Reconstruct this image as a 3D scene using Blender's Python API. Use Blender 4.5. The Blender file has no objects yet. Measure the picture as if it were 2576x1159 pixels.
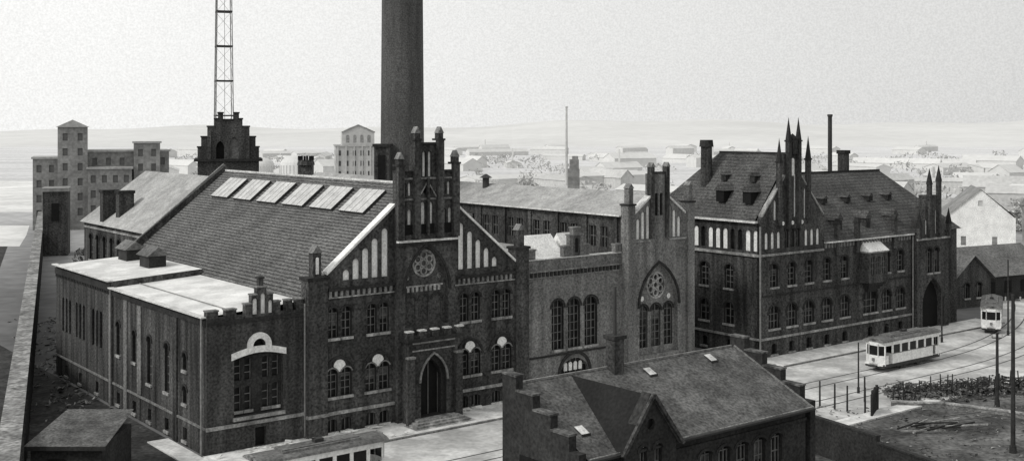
import bpy, math, random
from mathutils import Vector
from mathutils.geometry import tessellate_polygon
random.seed(7)
sc = bpy.context.scene
ANG = math.atan2(0.6156, 0.7880)
ORI = (-20.36, 76.87, 0)

# ------------------------------------------------------------------ materials
def mat(name, base, var=0.25, big=0.3, fine=7.0, fvar=0.3, rough=0.9, streak=0.0, rows=0.0, rowdark=0.6,
        bump=0.0, spec=0.2, dirt=0.0, dsc=0.9):
    m = bpy.data.materials.new(name); m.use_nodes = True
    nt = m.node_tree; N = nt.nodes; L = nt.links
    bs = N['Principled BSDF']; bs.inputs['Roughness'].default_value = rough
    bs.inputs['Specular IOR Level'].default_value = spec
    tc = N.new('ShaderNodeTexCoord')
    def noise(scale, detail, vec=None, lo=0.3, hi=0.7, a=0.0, b=1.0):
        n = N.new('ShaderNodeTexNoise'); n.inputs['Scale'].default_value = scale
        n.inputs['Detail'].default_value = detail
        L.new(vec if vec else tc.outputs['Object'], n.inputs['Vector'])
        r = N.new('ShaderNodeMapRange'); r.inputs[1].default_value = lo; r.inputs[2].default_value = hi
        r.inputs[3].default_value = a; r.inputs[4].default_value = b
        L.new(n.outputs['Fac'], r.inputs[0]); return r.outputs[0]
    def mul(x, y):
        q = N.new('ShaderNodeMath'); q.operation = 'MULTIPLY'
        L.new(x, q.inputs[0])
        if isinstance(y, float): q.inputs[1].default_value = y
        else: L.new(y, q.inputs[1])
        return q.outputs[0]
    x = noise(big, 5.0, a=1 - var, b=1 + var)
    f = noise(fine, 3.0, a=1 - fvar, b=1 + fvar)
    x = mul(x, f)
    if streak > 0:
        mp = N.new('ShaderNodeMapping'); mp.inputs['Scale'].default_value = (1.6, 1.6, 0.12)
        L.new(tc.outputs['Object'], mp.inputs['Vector'])
        x = mul(x, noise(1.0, 4.0, mp.outputs[0], a=1 - streak, b=1 + streak))
    if dirt > 0:
        x = mul(x, noise(dsc, 6.0, None, 0.42, 0.62, 1 - dirt, 1.05))
    if rows > 0:
        sp = N.new('ShaderNodeSeparateXYZ'); L.new(tc.outputs['Object'], sp.inputs[0])
        d = mul(sp.outputs[2], 1.0 / rows)
        nn = noise(2.5, 2.0, a=-0.18, b=0.18)
        ad = N.new('ShaderNodeMath'); ad.operation = 'ADD'; L.new(d, ad.inputs[0]); L.new(nn, ad.inputs[1])
        fr = N.new('ShaderNodeMath'); fr.operation = 'FRACT'; L.new(ad.outputs[0], fr.inputs[0])
        r = N.new('ShaderNodeMapRange'); r.inputs[1].default_value = 0.25; r.inputs[2].default_value = 0.55
        r.inputs[3].default_value = rowdark; r.inputs[4].default_value = 1.12
        L.new(fr.outputs[0], r.inputs[0]); x = mul(x, r.outputs[0])
    x = mul(x, float(base))
    cb = N.new('ShaderNodeCombineColor')
    L.new(x, cb.inputs[0]); L.new(x, cb.inputs[1]); L.new(mul(x, 0.98), cb.inputs[2])
    L.new(cb.outputs[0], bs.inputs['Base Color'])
    if bump > 0:
        bp = N.new('ShaderNodeBump'); bp.inputs['Strength'].default_value = bump
        bp.inputs['Distance'].default_value = 0.05
        L.new(f, bp.inputs['Height']); L.new(bp.outputs[0], bs.inputs['Normal'])
    return m

M = {}
M['walls'] = mat('brick_dark', 0.06, 0.4, 0.22, 5.5, 0.6, streak=0.45, bump=0.4)
M['walls_left'] = mat('brick_side', 0.054, 0.4, 0.22, 5.5, 0.55, streak=0.75, bump=0.4)
M['walls_pale'] = mat('brick_pale', 0.165, 0.2, 0.3, 6, 0.45, streak=0.3, bump=0.3)
M['trim'] = mat('brick_moulding', 0.032, 0.3, 0.6, 6, 0.45)
M['dark'] = mat('dark_recess', 0.01, 0.3, 0.5, 6, 0.3)
M['stone'] = mat('light_stone', 0.28, 0.35, 0.8, 6, 0.4, streak=0.4)
M['cap'] = mat('weathered_cap', 0.19, 0.35, 1.2, 6, 0.4)
M['plaster'] = mat('white_plaster', 0.8, 0.15, 0.8, 6, 0.2)
M['glass'] = mat('window_glass', 0.012, 0.5, 0.8, 3, 0.4, rough=0.3, spec=0.25)
M['curtain'] = mat('curtained_window', 0.09, 0.5, 1.5, 4, 0.5, rough=0.4)
M['bars'] = mat('window_bars', 0.15, 0.2, 1, 5, 0.2)
M['roof'] = mat('tile_roof', 0.12, 0.25, 0.3, 5, 0.4, rows=0.21, rowdark=0.4, bump=0.2, streak=.12)
M['roof_off'] = mat('office_tile_roof', 0.08, 0.3, 0.4, 5, 0.5, rows=0.3, rowdark=0.72, bump=0.2)
M['roof_flat'] = mat('flat_roof', 0.76, 0.1, 0.35, 5, 0.1, dirt=0.2, dsc=.5)
M['roof_grey'] = mat('grey_felt_roof', 0.38, 0.2, 0.2, 5, 0.25, dirt=0.18)
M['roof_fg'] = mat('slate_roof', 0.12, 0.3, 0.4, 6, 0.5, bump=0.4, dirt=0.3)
M['roof_fg_shade'] = mat('slate_roof_painted_shade', 0.018, 0.2, 0.5, 6, 0.3)  # same slate, darkened: shade of the dormer's left slope painted into the colour
M['roof_depot'] = mat('depot_roof', 0.14, 0.25, 0.4, 4, 0.4)
M['skylight'] = mat('skylight_glass', 0.5, 0.2, 1.2, 6, 0.2, rough=0.4)
M['snow'] = mat('pale_coping', 0.6, 0.25, 0.8, 6, 0.3)
M['chimney'] = mat('chimney_brick', 0.085, 0.2, 0.12, 7, 0.45, streak=0.2, bump=0.3)
M['iron'] = mat('iron', 0.045, 0.2, 1, 5, 0.2, rough=0.6)
M['iron_pale'] = mat('pale_iron', 0.24, 0.2, 1, 5, 0.2)
M['white_paint'] = mat('cream_paint', 0.78, 0.1, 1, 5, 0.15, rough=0.5)
M['wood_dark'] = mat('dark_wood', 0.035, 0.3, 1, 6, 0.3)
M['far1'] = mat('hazy_brick_near', 0.24, 0.25, 0.2, 1.5, 0.25)  # far set: distance haze is mixed into these pale base colours
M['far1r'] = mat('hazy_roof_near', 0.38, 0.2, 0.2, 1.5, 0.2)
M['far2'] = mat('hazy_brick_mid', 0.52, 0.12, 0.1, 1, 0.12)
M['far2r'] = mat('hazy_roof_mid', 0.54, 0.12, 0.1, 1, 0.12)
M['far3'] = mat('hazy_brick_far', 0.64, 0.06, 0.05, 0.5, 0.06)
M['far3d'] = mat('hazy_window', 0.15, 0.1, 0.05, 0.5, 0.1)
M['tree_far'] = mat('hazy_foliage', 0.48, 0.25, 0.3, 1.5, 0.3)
M['tree_near'] = mat('shrub_foliage', 0.09, 0.4, 0.5, 2, 0.5)
M['rubble'] = mat('rubble', 0.1, 0.6, 1.2, 5, 0.6)

# ------------------------------------------------------------------ builder
class B:
    def __init__(s, name, org=ORI, ang=ANG):
        s.name = name; s.org = org; s.ang = ang; s.p = {}
    def face(s, part, pts):
        V, F = s.p.setdefault(part, ([], []))
        n = len(V); V.extend([tuple(p) for p in pts]); F.append(tuple(range(n, n + len(pts))))
    def box(s, part, x0, x1, y0, y1, z0, z1):
        V, F = s.p.setdefault(part, ([], [])); n = len(V)
        V.extend([(x0,y0,z0),(x1,y0,z0),(x1,y1,z0),(x0,y1,z0),(x0,y0,z1),(x1,y0,z1),(x1,y1,z1),(x0,y1,z1)])
        for f in ((3,2,1,0),(4,5,6,7),(0,1,5,4),(1,2,6,5),(2,3,7,6),(3,0,4,7)):
            F.append(tuple(i + n for i in f))
    def prism(s, part, fr, poly, d0, d1):
        n = len(poly)
        s.face(part, [fr(a, z, d1) for a, z in poly]); s.face(part, [fr(a, z, d0) for a, z in reversed(poly)])
        for i in range(n):
            a, b = poly[i], poly[(i + 1) % n]
            s.face(part, [fr(*a, d0), fr(*b, d0), fr(*b, d1), fr(*a, d1)])
    def cyl(s, part, x, y, z0, z1, r0, r1, n=16):
        V, F = s.p.setdefault(part, ([], [])); k = len(V)
        for z, r in ((z0, r0), (z1, r1)):
            for i in range(n):
                a = 2 * math.pi * i / n; V.append((x + r * math.cos(a), y + r * math.sin(a), z))
        for i in range(n): F.append((k + i, k + (i + 1) % n, k + n + (i + 1) % n, k + n + i))
        F.append(tuple(k + n + i for i in range(n)))
    def beam(s, part, p, q, r=0.05, r2=None, n=4):
        r2 = r if r2 is None else r2
        p = Vector(p); q = Vector(q); d = (q - p).normalized()
        a = d.cross(Vector((0, 0, 1)) if abs(d.z) < 0.9 else Vector((1, 0, 0))).normalized(); b = d.cross(a)
        V, F = s.p.setdefault(part, ([], [])); k = len(V)
        for c, rr in ((p, r), (q, r2)):
            for i in range(n):
                t = 2 * math.pi * (i + 0.5) / n; V.append(tuple(c + a * math.cos(t) * rr + b * math.sin(t) * rr))
        for i in range(n): F.append((k + i, k + (i + 1) % n, k + n + (i + 1) % n, k + n + i))
        F.append(tuple(k + i for i in range(n))); F.append(tuple(k + n + i for i in range(n)))
    def pyr(s, part, x0, x1, y0, y1, z0, z1):
        c = ((x0 + x1) / 2, (y0 + y1) / 2, z1)
        q = [(x0,y0,z0),(x1,y0,z0),(x1,y1,z0),(x0,y1,z0)]
        for i in range(4): s.face(part, [q[i], q[(i + 1) % 4], c])
    def ring(s, part, fr, c, z, r0, r1, d0, d1, a0=0, a1=360, n=24):
        for i in range(n):
            t0 = math.radians(a0 + (a1 - a0) * i / n); t1 = math.radians(a0 + (a1 - a0) * (i + 1) / n)
            P = lambda r, t, d: fr(c + r * math.cos(t), z + r * math.sin(t), d)
            s.face(part, [P(r0, t0, d1), P(r1, t0, d1), P(r1, t1, d1), P(r0, t1, d1)])
            s.face(part, [P(r1, t0, d0), P(r1, t1, d0), P(r1, t1, d1), P(r1, t0, d1)])
            s.face(part, [P(r0, t0, d0), P(r0, t1, d0), P(r0, t1, d1), P(r0, t0, d1)])
    def wall(s, part, fr, outline, ops=(), d=0.0):
        loops = [outline] + [o['poly'] for o in ops]
        flat = [p for l in loops for p in l]
        for tri in tessellate_polygon([[Vector((a, z, 0)) for a, z in l] for l in loops]):
            s.face(part, [fr(flat[i][0], flat[i][1], d) for i in tri])
        for o in ops:
            poly = o['poly']; dp = o.get('depth', 0.3); n = len(poly)
            for i in range(n):
                a, b = poly[i], poly[(i + 1) % n]
                s.face(o.get('rev', part), [fr(*a, d), fr(*b, d), fr(*b, d - dp), fr(*a, d - dp)])
            A0 = min(p[0] for p in poly); A1 = max(p[0] for p in poly)
            Z0 = min(p[1] for p in poly); Z1 = max(p[1] for p in poly)
            if 'sub' in o: s.wall(o.get('back', part), fr, poly, o['sub'], d - dp)
            else:
                s.face(o.get('back', 'glass'), [fr(a, z, d - dp) for a, z in poly])
                if o.get('curt') and random.random() < .3:   # drawn blind behind the panes
                    zc = Z0 + (Z1 - Z0) * random.uniform(.35, .7)
                    zt = o.get('spring', Z1)
                    s.face('curtain', [fr(A0 + .06, zc, d - dp + .006), fr(A1 - .06, zc, d - dp + .006), fr(A1 - .06, zt, d - dp + .006), fr(A0 + .06, zt, d - dp + .006)])
            def top(a):
                zz = Z0
                for i in range(n):
                    p, q = poly[i], poly[(i + 1) % n]
                    if min(p[0], q[0]) <= a <= max(p[0], q[0]) and abs(p[0] - q[0]) > 1e-6:
                        zz = max(zz, p[1] + (q[1] - p[1]) * (a - p[0]) / (q[0] - p[0]))
                return zz
            nv, nh = o.get('bars', (0, 0)); w = o.get('bw', 0.035)
            for i in range(nv):
                a = A0 + (A1 - A0) * (i + 1) / (nv + 1)
                s.prism('bars', fr, [(a - w, Z0), (a + w, Z0), (a + w, top(a)), (a - w, top(a))], d - dp + 0.01, d - dp + 0.08)
            if nv or nh:
                for a in (A0 + 0.003, A1 - 0.05):
                    zt = o.get('spring', Z1)
                    s.prism('bars', fr, [(a, Z0), (a + 0.047, Z0), (a + 0.047, zt), (a, zt)], d - dp + 0.012, d - dp + 0.07)
            for i in range(nh):
                z = Z0 + (o.get('spring', Z1) - Z0) * (i + 1) / (nh + (0 if 'spring' in o else 1))
                s.prism('bars', fr, [(A0, z - w * .8), (A1, z - w * .8), (A1, z + w * .8), (A0, z + w * .8)], d - dp + 0.014, d - dp + 0.075)
            if o.get('sill'):
                s.prism(o['sill'], fr, [(A0 - .1, Z0 - .2), (A1 + .1, Z0 - .2), (A1 + .1, Z0 - .003), (A0 - .1, Z0 - .003)], d - .05, d + .12)
            if o.get('hood'):
                pp = [p for p in poly if p[1] >= o.get('spring', Z0) - 0.01]
                cx = (A0 + A1) / 2; cz = o.get('spring', Z0)
                for i in range(len(pp) - 1):
                    a, b = pp[i], pp[i + 1]
                    def out(p, k):
                        dx, dz = p[0] - cx, p[1] - cz; l = math.hypot(dx, dz) or 1
                        return (p[0] + dx / l * k, p[1] + dz / l * k)
                    s.prism(o['hood'], fr, [out(a, .03), out(a, .19), out(b, .19), out(b, .03)], d - .02, d + .07)
    def slab(s, part, fr, outline, ops, d1, d0):
        s.wall(part, fr, outline, ops, d1)
        for tri in tessellate_polygon([[Vector((a, z, 0)) for a, z in outline]]):
            s.face(part, [fr(outline[i][0], outline[i][1], d0) for i in tri])
        n = len(outline)
        for i in range(n):
            a, b = outline[i], outline[(i + 1) % n]
            s.face(part, [fr(*a, d0), fr(*b, d0), fr(*b, d1), fr(*a, d1)])
    def pinn(s, x, y, z0, z1, w=0.5, part='walls', cap='trim'):
        h = min(1.1, (z1 - z0) * 0.3)
        s.box(part, x - w/2, x + w/2, y - w/2, y + w/2, z0, z1 - h)
        s.box(cap, x - w/2 - .06, x + w/2 + .06, y - w/2 - .06, y + w/2 + .06, z1 - h, z1 - h + .12)
        s.pyr(cap, x - w/2 - .03, x + w/2 + .03, y - w/2 - .03, y + w/2 + .03, z1 - h + .12, z1)
    def build(s):
        e = bpy.data.objects.new(s.name, None); sc.collection.objects.link(e)
        e.location = s.org; e.rotation_euler = (0, 0, s.ang)
        for part, (V, F) in s.p.items():
            me = bpy.data.meshes.new(part); me.from_pydata(V, [], F); me.validate(); me.update()
            me.materials.append(M[part])
            o = bpy.data.objects.new(NAMES.get(part, part), me); sc.collection.objects.link(o); o.parent = e
        return e
NAMES = {'trim': 'mouldings', 'dark': 'dark_recesses', 'stone': 'stone_dressings', 'plaster': 'plaster_panels',
         'glass': 'window_panes', 'bars': 'glazing_bars', 'skylight': 'skylights', 'snow': 'copings', 'iron': 'ironwork', 'cap': 'pinnacle_caps'}

front = lambda t: (lambda a, z, d: (a, t - d, z))
left = lambda x: (lambda a, z, d: (x - d, a, z))
right = lambda x: (lambda a, z, d: (x + d, a, z))
back = lambda t: (lambda a, z, d: (a, t + d, z))

def rect(a0, a1, z0, z1): return [(a0, z0), (a1, z0), (a1, z1), (a0, z1)]
def arch(a0, a1, z0, z1, h=None, n=8):
    r = (a1 - a0) / 2; c = (a0 + a1) / 2; h = r if h is None else h; sp = z1 - h
    return [(a0, z0), (a1, z0)] + [(c + r * math.cos(math.pi * i / n), sp + h * math.sin(math.pi * i / n)) for i in range(n + 1)]
def point(a0, a1, z0, z1, n=5, k=1.0):
    w = a1 - a0; c = (a0 + a1) / 2; h = w * 0.866 * k; sp = z1 - h
    P = [(a0, z0), (a1, z0)]
    for i in range(n + 1):
        t = math.radians(60 * i / n); P.append((a0 + w * math.cos(t), sp + w * k * math.sin(t)))
    for i in range(n - 1, -1, -1):
        t = math.radians(60 * i / n); P.append((a1 - w * math.cos(t), sp + w * k * math.sin(t)))
    return P
def circ(c, z, r, n=20): return [(c + r * math.cos(2*math.pi*i/n), z + r * math.sin(2*math.pi*i/n)) for i in range(n)]
def win(c, w, z0, z1, bars=(1, 3), sill='stone', h=None, hood='trim', depth=0.3):
    hh = w / 2 if h is None else h
    return dict(poly=arch(c - w/2, c + w/2, z0, z1, hh), spring=z1 - hh, bars=bars, sill=sill, hood=hood, depth=depth, rev='trim', curt=1)
def blind(c, w, z0, z1, back='plaster'):
    return dict(poly=arch(c - w/2, c + w/2, z0, z1), back=back, depth=0.12, spring=z1 - w/2)
def dentils(b, fr, a0, a1, z0, z1, d, step=0.42, w=0.2, part='trim'):
    a = a0 + 0.05
    while a + w < a1:
        b.prism(part, fr, rect(a, a + w, z0, z1), 0, d); a += step
def crenels(b, part, x0, x1, y0, y1, z, h, w=0.6, gap=0.5, cap=None):
    n = max(1, int((x1 - x0 + gap) / (w + gap))); st = (x1 - x0 - w) / max(1, n - 1)
    for i in range(n):
        a = x0 + i * st; b.box(part, a, a + w, y0, y1, z, z + h)
        if cap: b.box(cap, a - .04, a + w + .04, y0 - .04, y1 + .04, z + h, z + h + .1)

# ================================================================== main hall
b = B('brick_power_station_hall')
F0 = front(0.0)
ops = []
for c in (2.35, 3.1, 4.4, 5.15):
    ops.append(dict(poly=arch(c-.25, c+.25, 4.75, 6.2, .12), bars=(0, 2), depth=.2))
    ops.append(dict(poly=arch(c-.25, c+.25, 2.7, 4.3, .12), bars=(0, 2), depth=.2, sill='stone'))
panel = dict(poly=[(1.95, 2.35), (5.6, 2.35), (5.6, 6.25)] + [(5.6 - (5.6-1.95)*i/10, 6.25 + .3*math.sin(math.pi*i/10)) for i in range(1, 10)] + [(1.95, 6.25)],
             sub=ops, depth=0.3, back='trim')
w_ops = [panel, dict(poly=circ(3.78, 7.05, .42), depth=.3), dict(poly=rect(3.5, 4.3, .15, 1.45), depth=.3, back='dark')]
b.wall('walls', F0, [(0, 0), (7.3, 0), (7.3, 9.0), (0, 9.0)], w_ops)
b.ring('plaster', F0, 3.78, 7.05, .48, .9, -.02, .14, -28, 208, 20)
for k in range(10):
    x0 = 1.75 + 4.05*k/10; x1 = x0 + .405
    f = lambda x: 6.25 + .36*math.sin(math.pi*(x-1.75)/4.05)
    b.prism('plaster', F0, [(x0, f(x0)-.02), (x1, f(x1)-.02), (x1, f(x1)+.42), (x0, f(x0)+.42)], -.02, .1)
b.prism('stone', F0, rect(-.06, 7.25, 1.72, 1.95), -.02, .16)
b.prism('stone', F0, rect(1.85, 5.7, 2.1, 2.33), -.02, .16)
b.prism('trim', F0, rect(-.06, 7.2, 8.75, 9.0), -.02, .14)
b.box('walls', 0.003, 7.2, .003, .5, 9.0, 9.2)
for x0, x1 in ((.0, .8), (1.35, 2.1)):
    b.box('walls', x0, x1, -.05, .45, 9.2, 9.65); b.box('cap', x0-.04, x1+.04, -.1, .5, 9.65, 9.75)
b.slab('walls', F0, [(2.75, 9.0), (5.35, 9.0), (5.35, 9.9), (4.8, 9.9), (4.8, 10.5), (4.3, 10.5), (4.3, 11.0), (3.6, 11.0), (3.6, 10.5), (3.2, 10.5), (3.2, 9.9), (2.75, 9.9)],
       [blind(3.45, .35, 9.2, 10.3), blind(4.05, .35, 9.2, 10.6), blind(4.6, .3, 9.2, 10.1)], .08, -.4)
for x0, x1, z in ((2.7, 3.2, 9.9), (3.16, 3.62, 10.5), (3.58, 4.34, 11.0), (4.3, 4.84, 10.5), (4.8, 5.4, 9.9)):
    b.box('cap', x0, x1, -.14, .45, z, z + .1)
b.pinn(3.95, .2, 11.1, 11.8, .35)
for x0, x1 in ((5.8, 6.3), (6.6, 7.15)):
    b.box('walls', x0, x1, -.05, .45, 9.2, 9.9); b.box('cap', x0-.04, x1+.04, -.1, .5, 9.9, 10.0)
# --- left side wall
FL = left(0.0)
lo = []
for c in (30.0, 26.3, 22.0):
    for k in (-.95, 0, .95):
        lo.append(dict(poly=arch(c+k-.27, c+k+.27, 4.1, 7.1), depth=.25, bars=(0, 4), spring=6.8))
lo.append(win(17.0, .8, 4.2, 6.8, (1, 3)))
for c in (10.4, 7.0): lo.append(win(c, .85, 3.1, 6.6, (1, 5)))
lo += [win(3.7, .7, 5.2, 6.4, (1, 1)), win(3.7, .7, 2.9, 4.1, (1, 1)), win(13.5, .7, 4.2, 6.6, (1, 3))]
for c in (3.7, 7.0, 10.4, 13.5, 17.0, 22, 26.3, 30): lo.append(dict(poly=rect(c-.35, c+.35, .35, 1.25), depth=.25, sill='stone'))
b.wall('walls_left', FL, [(0, 0), (33, 0), (33, 9.75), (18.6, 9.75), (18.6, 9.25), (0, 9.25)], lo)
b.prism('cap', FL, rect(.16, 33, 1.75, 1.9), -.02, .1)
b.prism('trim', FL, rect(.14, 18.5, 8.7, 9.1), -.02, .1)
b.prism('trim', FL, rect(18.7, 33, 9.0, 9.5), -.02, .12)
dentils(b, FL, 18.8, 33, 8.75, 9.0, .1)
b.box('snow', -.35, .1, .1, 18.5, 9.252, 9.34)
b.box('snow', -.35, .1, 18.5, 33.2, 9.752, 9.85)
for y in (18.6, 15.2, 5.3): b.box('walls_pale' if y > 15 else 'walls_left', -.12, -.002, y - .35, y + .35, 0, 8.68)
b.box('walls_pale', -.1, -.002, 11.9, 12.7, 2, 8.6)
for y in (18.2, .4): b.cyl('iron_pale', -.22, y, 0, 9.2, .07, .07, 8)
b.face('roof_flat', [(.1, .45, 9.27), (7.6, .45, 9.72), (7.6, 18.6, 9.72), (.1, 18.6, 9.27)])
b.face('roof_flat', [(.1, 18.6, 9.77), (7.6, 18.6, 10.2), (7.6, 33.0, 10.2), (.1, 33, 9.77)])
b.face('walls', [(0, 18.6, 9.2), (7.6, 18.6, 9.6), (7.6, 18.6, 10.2), (0, 18.6, 9.77)])
b.wall('walls', back(33.0), [(0, 0), (7.6, 0), (7.6, 10.2), (0, 9.75)])
b.beam('iron_pale', (2.2, .6, 9.46), (2.2, 18.4, 9.46), .04)
# --- hall roof
sx, rz = 17.2, 17.65
Z = lambda s: rz - (abs(s - sx)) * .81
b.face('roof', [(7.2, .1, Z(7.2)), (sx, .1, rz), (sx, 35.8, rz), (7.2, 35.8, Z(7.2))])
b.face('roof', [(26.6, .1, Z(26.6)), (sx, .1, rz), (sx, 35.8, rz), (26.6, 35.8, Z(26.6))])
b.beam('snow', (sx, .1, rz + .04), (sx, 35.9, rz + .04), .11)
b.beam('iron', (7.12, .5, Z(7.2) - .05), (7.12, 35.8, Z(7.2) - .05), .12, n=6)
b.beam('cap', (7.9, .6, Z(7.9) + .1), (7.9, 35.6, Z(7.9) + .1), .04)
b.wall('walls', left(7.6), [(0, 9), (35.5, 9), (35.5, Z(7.6) - .05), (0, Z(7.6) - .05)])
b.wall('walls', right(26.0), [(0, 0), (35.5, 0), (35.5, Z(26) - .05), (0, Z(26) - .05)])
b.slab('walls', back(35.5), [(7.4, 0), (26.2, 0), (26.2, 10.6), (17.2, 18.2), (7.4, 10.6)], [], .3, 0)
b.beam('cap', (7.3, 35.9, 10.3), (17.2, 35.9, 18.25), .17)
for i in range(6):
    t0 = 3.6 + i * 4.95
    s1, s0 = sx - .9, sx - 2.95
    P = lambda s, t, h: (s - h*.63, t, Z(s) + h*.78)
    q = [P(s0, t0, .25), P(s0, t0 + 3.7, .25), P(s1, t0 + 3.7, .25), P(s1, t0, .25)]
    r = [P(s0, t0, 0), P(s0, t0 + 3.7, 0), P(s1, t0 + 3.7, 0), P(s1, t0, 0)]
    b.face('skylight', q)
    for k in range(4): b.face('iron', [r[k], r[(k+1) % 4], q[(k+1) % 4], q[k]])
    for k in range(1, 4):
        tt = t0 + 3.7 * k / 4
        b.beam('iron_pale', P(s0, tt, .26), P(s1, tt, .26), .014)
b.box('snow', 9.9, 10.2, 2.8, 3.4, Z(10.05), Z(10.05) + .25)
for (x, y) in ((5.7, 30.2), (5.4, 24.0)):
    zb = 9.9
    b.box('wood_dark', x-.75, x+.75, y-1.1, y+1.1, zb, zb + 1.15)
    b.prism('roof_depot', front(y), [(x-1.0, zb+1.15), (x+1.0, zb+1.15), (x, zb+1.9)], -1.35, 1.35)
# --- gabled bay front
FB = front(-.3)
g = []
for c in (9.4, 10.5, 12.6, 13.65, 20.9, 22.0, 24.0, 25.05): g.append(win(c, .8, 6.95, 9.1, (1, 3)))
for p in ((9.3, 10.45), (12.5, 13.65), (20.85, 22.0), (24.0, 25.1)):
    for c in p: g.append(win(c, .9, 2.75, 4.75, (1, 3), hood=None))
    for c in p: g.append(dict(poly=arch(c-.4, c+.4, .25, 1.15, .2), depth=.3, back='glass', bars=(1, 0), sill='snow'))
base = 11.0
for c, zt in ((10.45, 11.75), (11.25, 12.5), (12.05, 13.2), (12.85, 13.85), (13.7, 14.55)): g.append(blind(c, .55, base, zt))
for c, zt in ((20.6, 14.6), (21.45, 13.9), (22.25, 13.2), (23.05, 12.5), (23.85, 11.75)): g.append(blind(c, .52, base, zt))
V = lambda s: 18.35 - abs(s - 17.2) * .82
b.slab('walls', FB, [(7.25, 0), (25.9, 0), (25.9, V(25.9)), (17.2, V(17.2)), (8.9, V(8.9)), (8.9, 10.6), (7.25, 10.6)], g, 0, -.5)
for p in ((9.3, 10.45), (12.5, 13.65), (20.85, 22.0), (24.0, 25.1)):
    c = sum(p) / 2
    b.ring('trim', FB, c, 4.35, 1.1, 1.28, -.02, .1, 0, 180, 16)
    # plastered tympanum between the twin arches
    b.prism('plaster', FB, [(c + .5*math.cos(math.pi*i/10), 4.92 + .45*math.sin(math.pi*i/10)) for i in range(11)] + [(c - .3, 4.78), (c - .08, 4.5), (c + .08, 4.5), (c + .3, 4.78)], -.02, .04)
    b.ring('trim', FB, c, 4.92, .5, .62, -.02, .09, 0, 180, 12)
    for cc_ in p: b.ring('cap', FB, cc_, 4.3, .47, .56, -.02, .07, 20, 160, 8)
for a0, a1 in ((8.85, 14.5), (25.95, 19.7)):
    b.prism('plaster', FB, [(a0, V(a0) + .0), (a1, V(a1) + .0), (a1, V(a1) + .2), (a0, V(a0) + .2)], -.62, .14)
for a0, a1 in ((8.95, 14.45), (19.72, 25.85)):
    b.prism('stone', FB, rect(a0, a1, 1.48, 1.7), -.02, .16)
    b.prism('trim', FB, rect(a0, a1, 10.3, 10.5), -.02, .2)
    b.prism('stone', FB, rect(a0, a1, 9.78, 9.87), -.02, .12)
    dentils(b, FB, a0, a1, 9.87, 10.3, .14, .46, .2, 'cap')
b.prism('stone', FB, rect(7.2, 8.9, 1.48, 1.7), -.02, .3)
# corner turrets
b.box('walls', 7.3, 8.85, -.5, .6, 0, 11.2); b.box('trim', 7.2, 8.95, -.6, .7, 11.2, 11.4)
b.box('walls', 7.78, 8.42, -.3, .35, 11.4, 13.1); b.prism('cap', front(0), [(7.7, 13.1), (8.5, 13.1), (8.1, 13.65)], -.42, .36)
b.prism('plaster', front(-.3), arch(7.98, 8.22, 11.6, 12.8), 0, .02)
b.box('walls', 25.9, 27.2, -.5, .6, 0, 12.2); b.box('trim', 25.8, 27.3, -.6, .7, 12.2, 12.4)
b.box('walls', 26.25, 26.85, -.3, .3, 12.4, 13.7); b.prism('cap', front(0), [(26.17, 13.7), (26.93, 13.7), (26.55, 14.2)], -.38, .36)
b.cyl('iron_pale', 7.2, -.15, 0, 9.6, .07, .07, 8)
# --- central risalit
FR = front(-.8)
r0, r1, rc = 14.5, 19.7, 17.1
sub = [win(c, .75, 7.35, 9.35, (1, 3), hood='trim', sill=None, depth=.2) for c in (15.95, 17.1, 18.25)]
sub.append(dict(poly=circ(rc, 11.75, 1.0), depth=.2, back='glass'))
for c in (15.65, 18.55): sub.append(dict(poly=circ(c, 10.75, .22, 12), depth=.05, back='plaster'))
ops = [dict(poly=point(15.15, 19.05, 7.1, 13.1, 6), depth=.45, sub=sub, back='walls')]
for c, w in ((15.0, .36), (15.55, .36)): ops.append(dict(poly=arch(c-w/2, c+w/2, 14.0, 15.9), depth=.2, back='plaster'))
for c, w in ((18.65, .36), (19.2, .36)): ops.append(dict(poly=arch(c-w/2, c+w/2, 14.0, 15.9), depth=.2, back='plaster'))
for c in (16.75, 17.45): ops.append(dict(poly=arch(c-.22, c+.22, 14.0, 16.4), depth=.2, back='plaster'))
for c in (16.85, 17.35): ops.append(dict(poly=arch(c-.16, c+.16, 18.3, 20.2), depth=.2, back='plaster'))
ops.append(dict(poly=circ(17.1, 17.3, .36, 14), depth=.2, back='dark'))
for c in (15.1, 15.55, 18.65, 19.1): ops.append(dict(poly=arch(c-.15, c+.15, 16.9, 17.9), depth=.2, back='plaster'))
b.slab('walls', FR, [(r0, 0), (r1, 0), (r1, 18.6), (18.2, 18.6), (18.2, 20.7), (16.0, 20.7), (16.0, 18.6), (r0, 18.6)], ops, 0, -.7)
for x0, x1, z in ((r0, 16.0, 18.6), (18.2, r1, 18.6), (16.0, 18.2, 20.7)): b.box('trim', x0, x1, -.9, -.05, z + .002, z + .16)
for x, zt in ((r0 + .1, 20.0), (16.05, 21.9), (18.15, 21.9), (r1 - .1, 20.1)):
    b.box('walls', x - .27, x + .27, -1.18, -.79, 13.7, zt - .9)
    b.box('trim', x - .33, x + .33, -1.24, -.4, zt - .9, zt - .75)
    b.box('walls', x - .22, x + .22, -1.1, -.6, zt - .75, zt - .35)
    b.prism('cap', front(-.8), [(x - .28, zt - .35), (x + .28, zt - .35), (x, zt + .15)], -.22, .33)
b.box('walls', 17.0, 17.2, -1.05, -.79, 13.9, 18.2)
b.prism('snow', FR, rect(r0 - .1, r1 + .1, 13.45, 13.6), -.02, .3)
b.prism('trim', FR, rect(r0, r1, 13.2, 13.45), -.02, .16)
for z in (16.55, 18.1): b.prism('cap', FR, rect(r0 + .3, r1 - .3, z, z + .14), -.02, .1)
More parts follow.
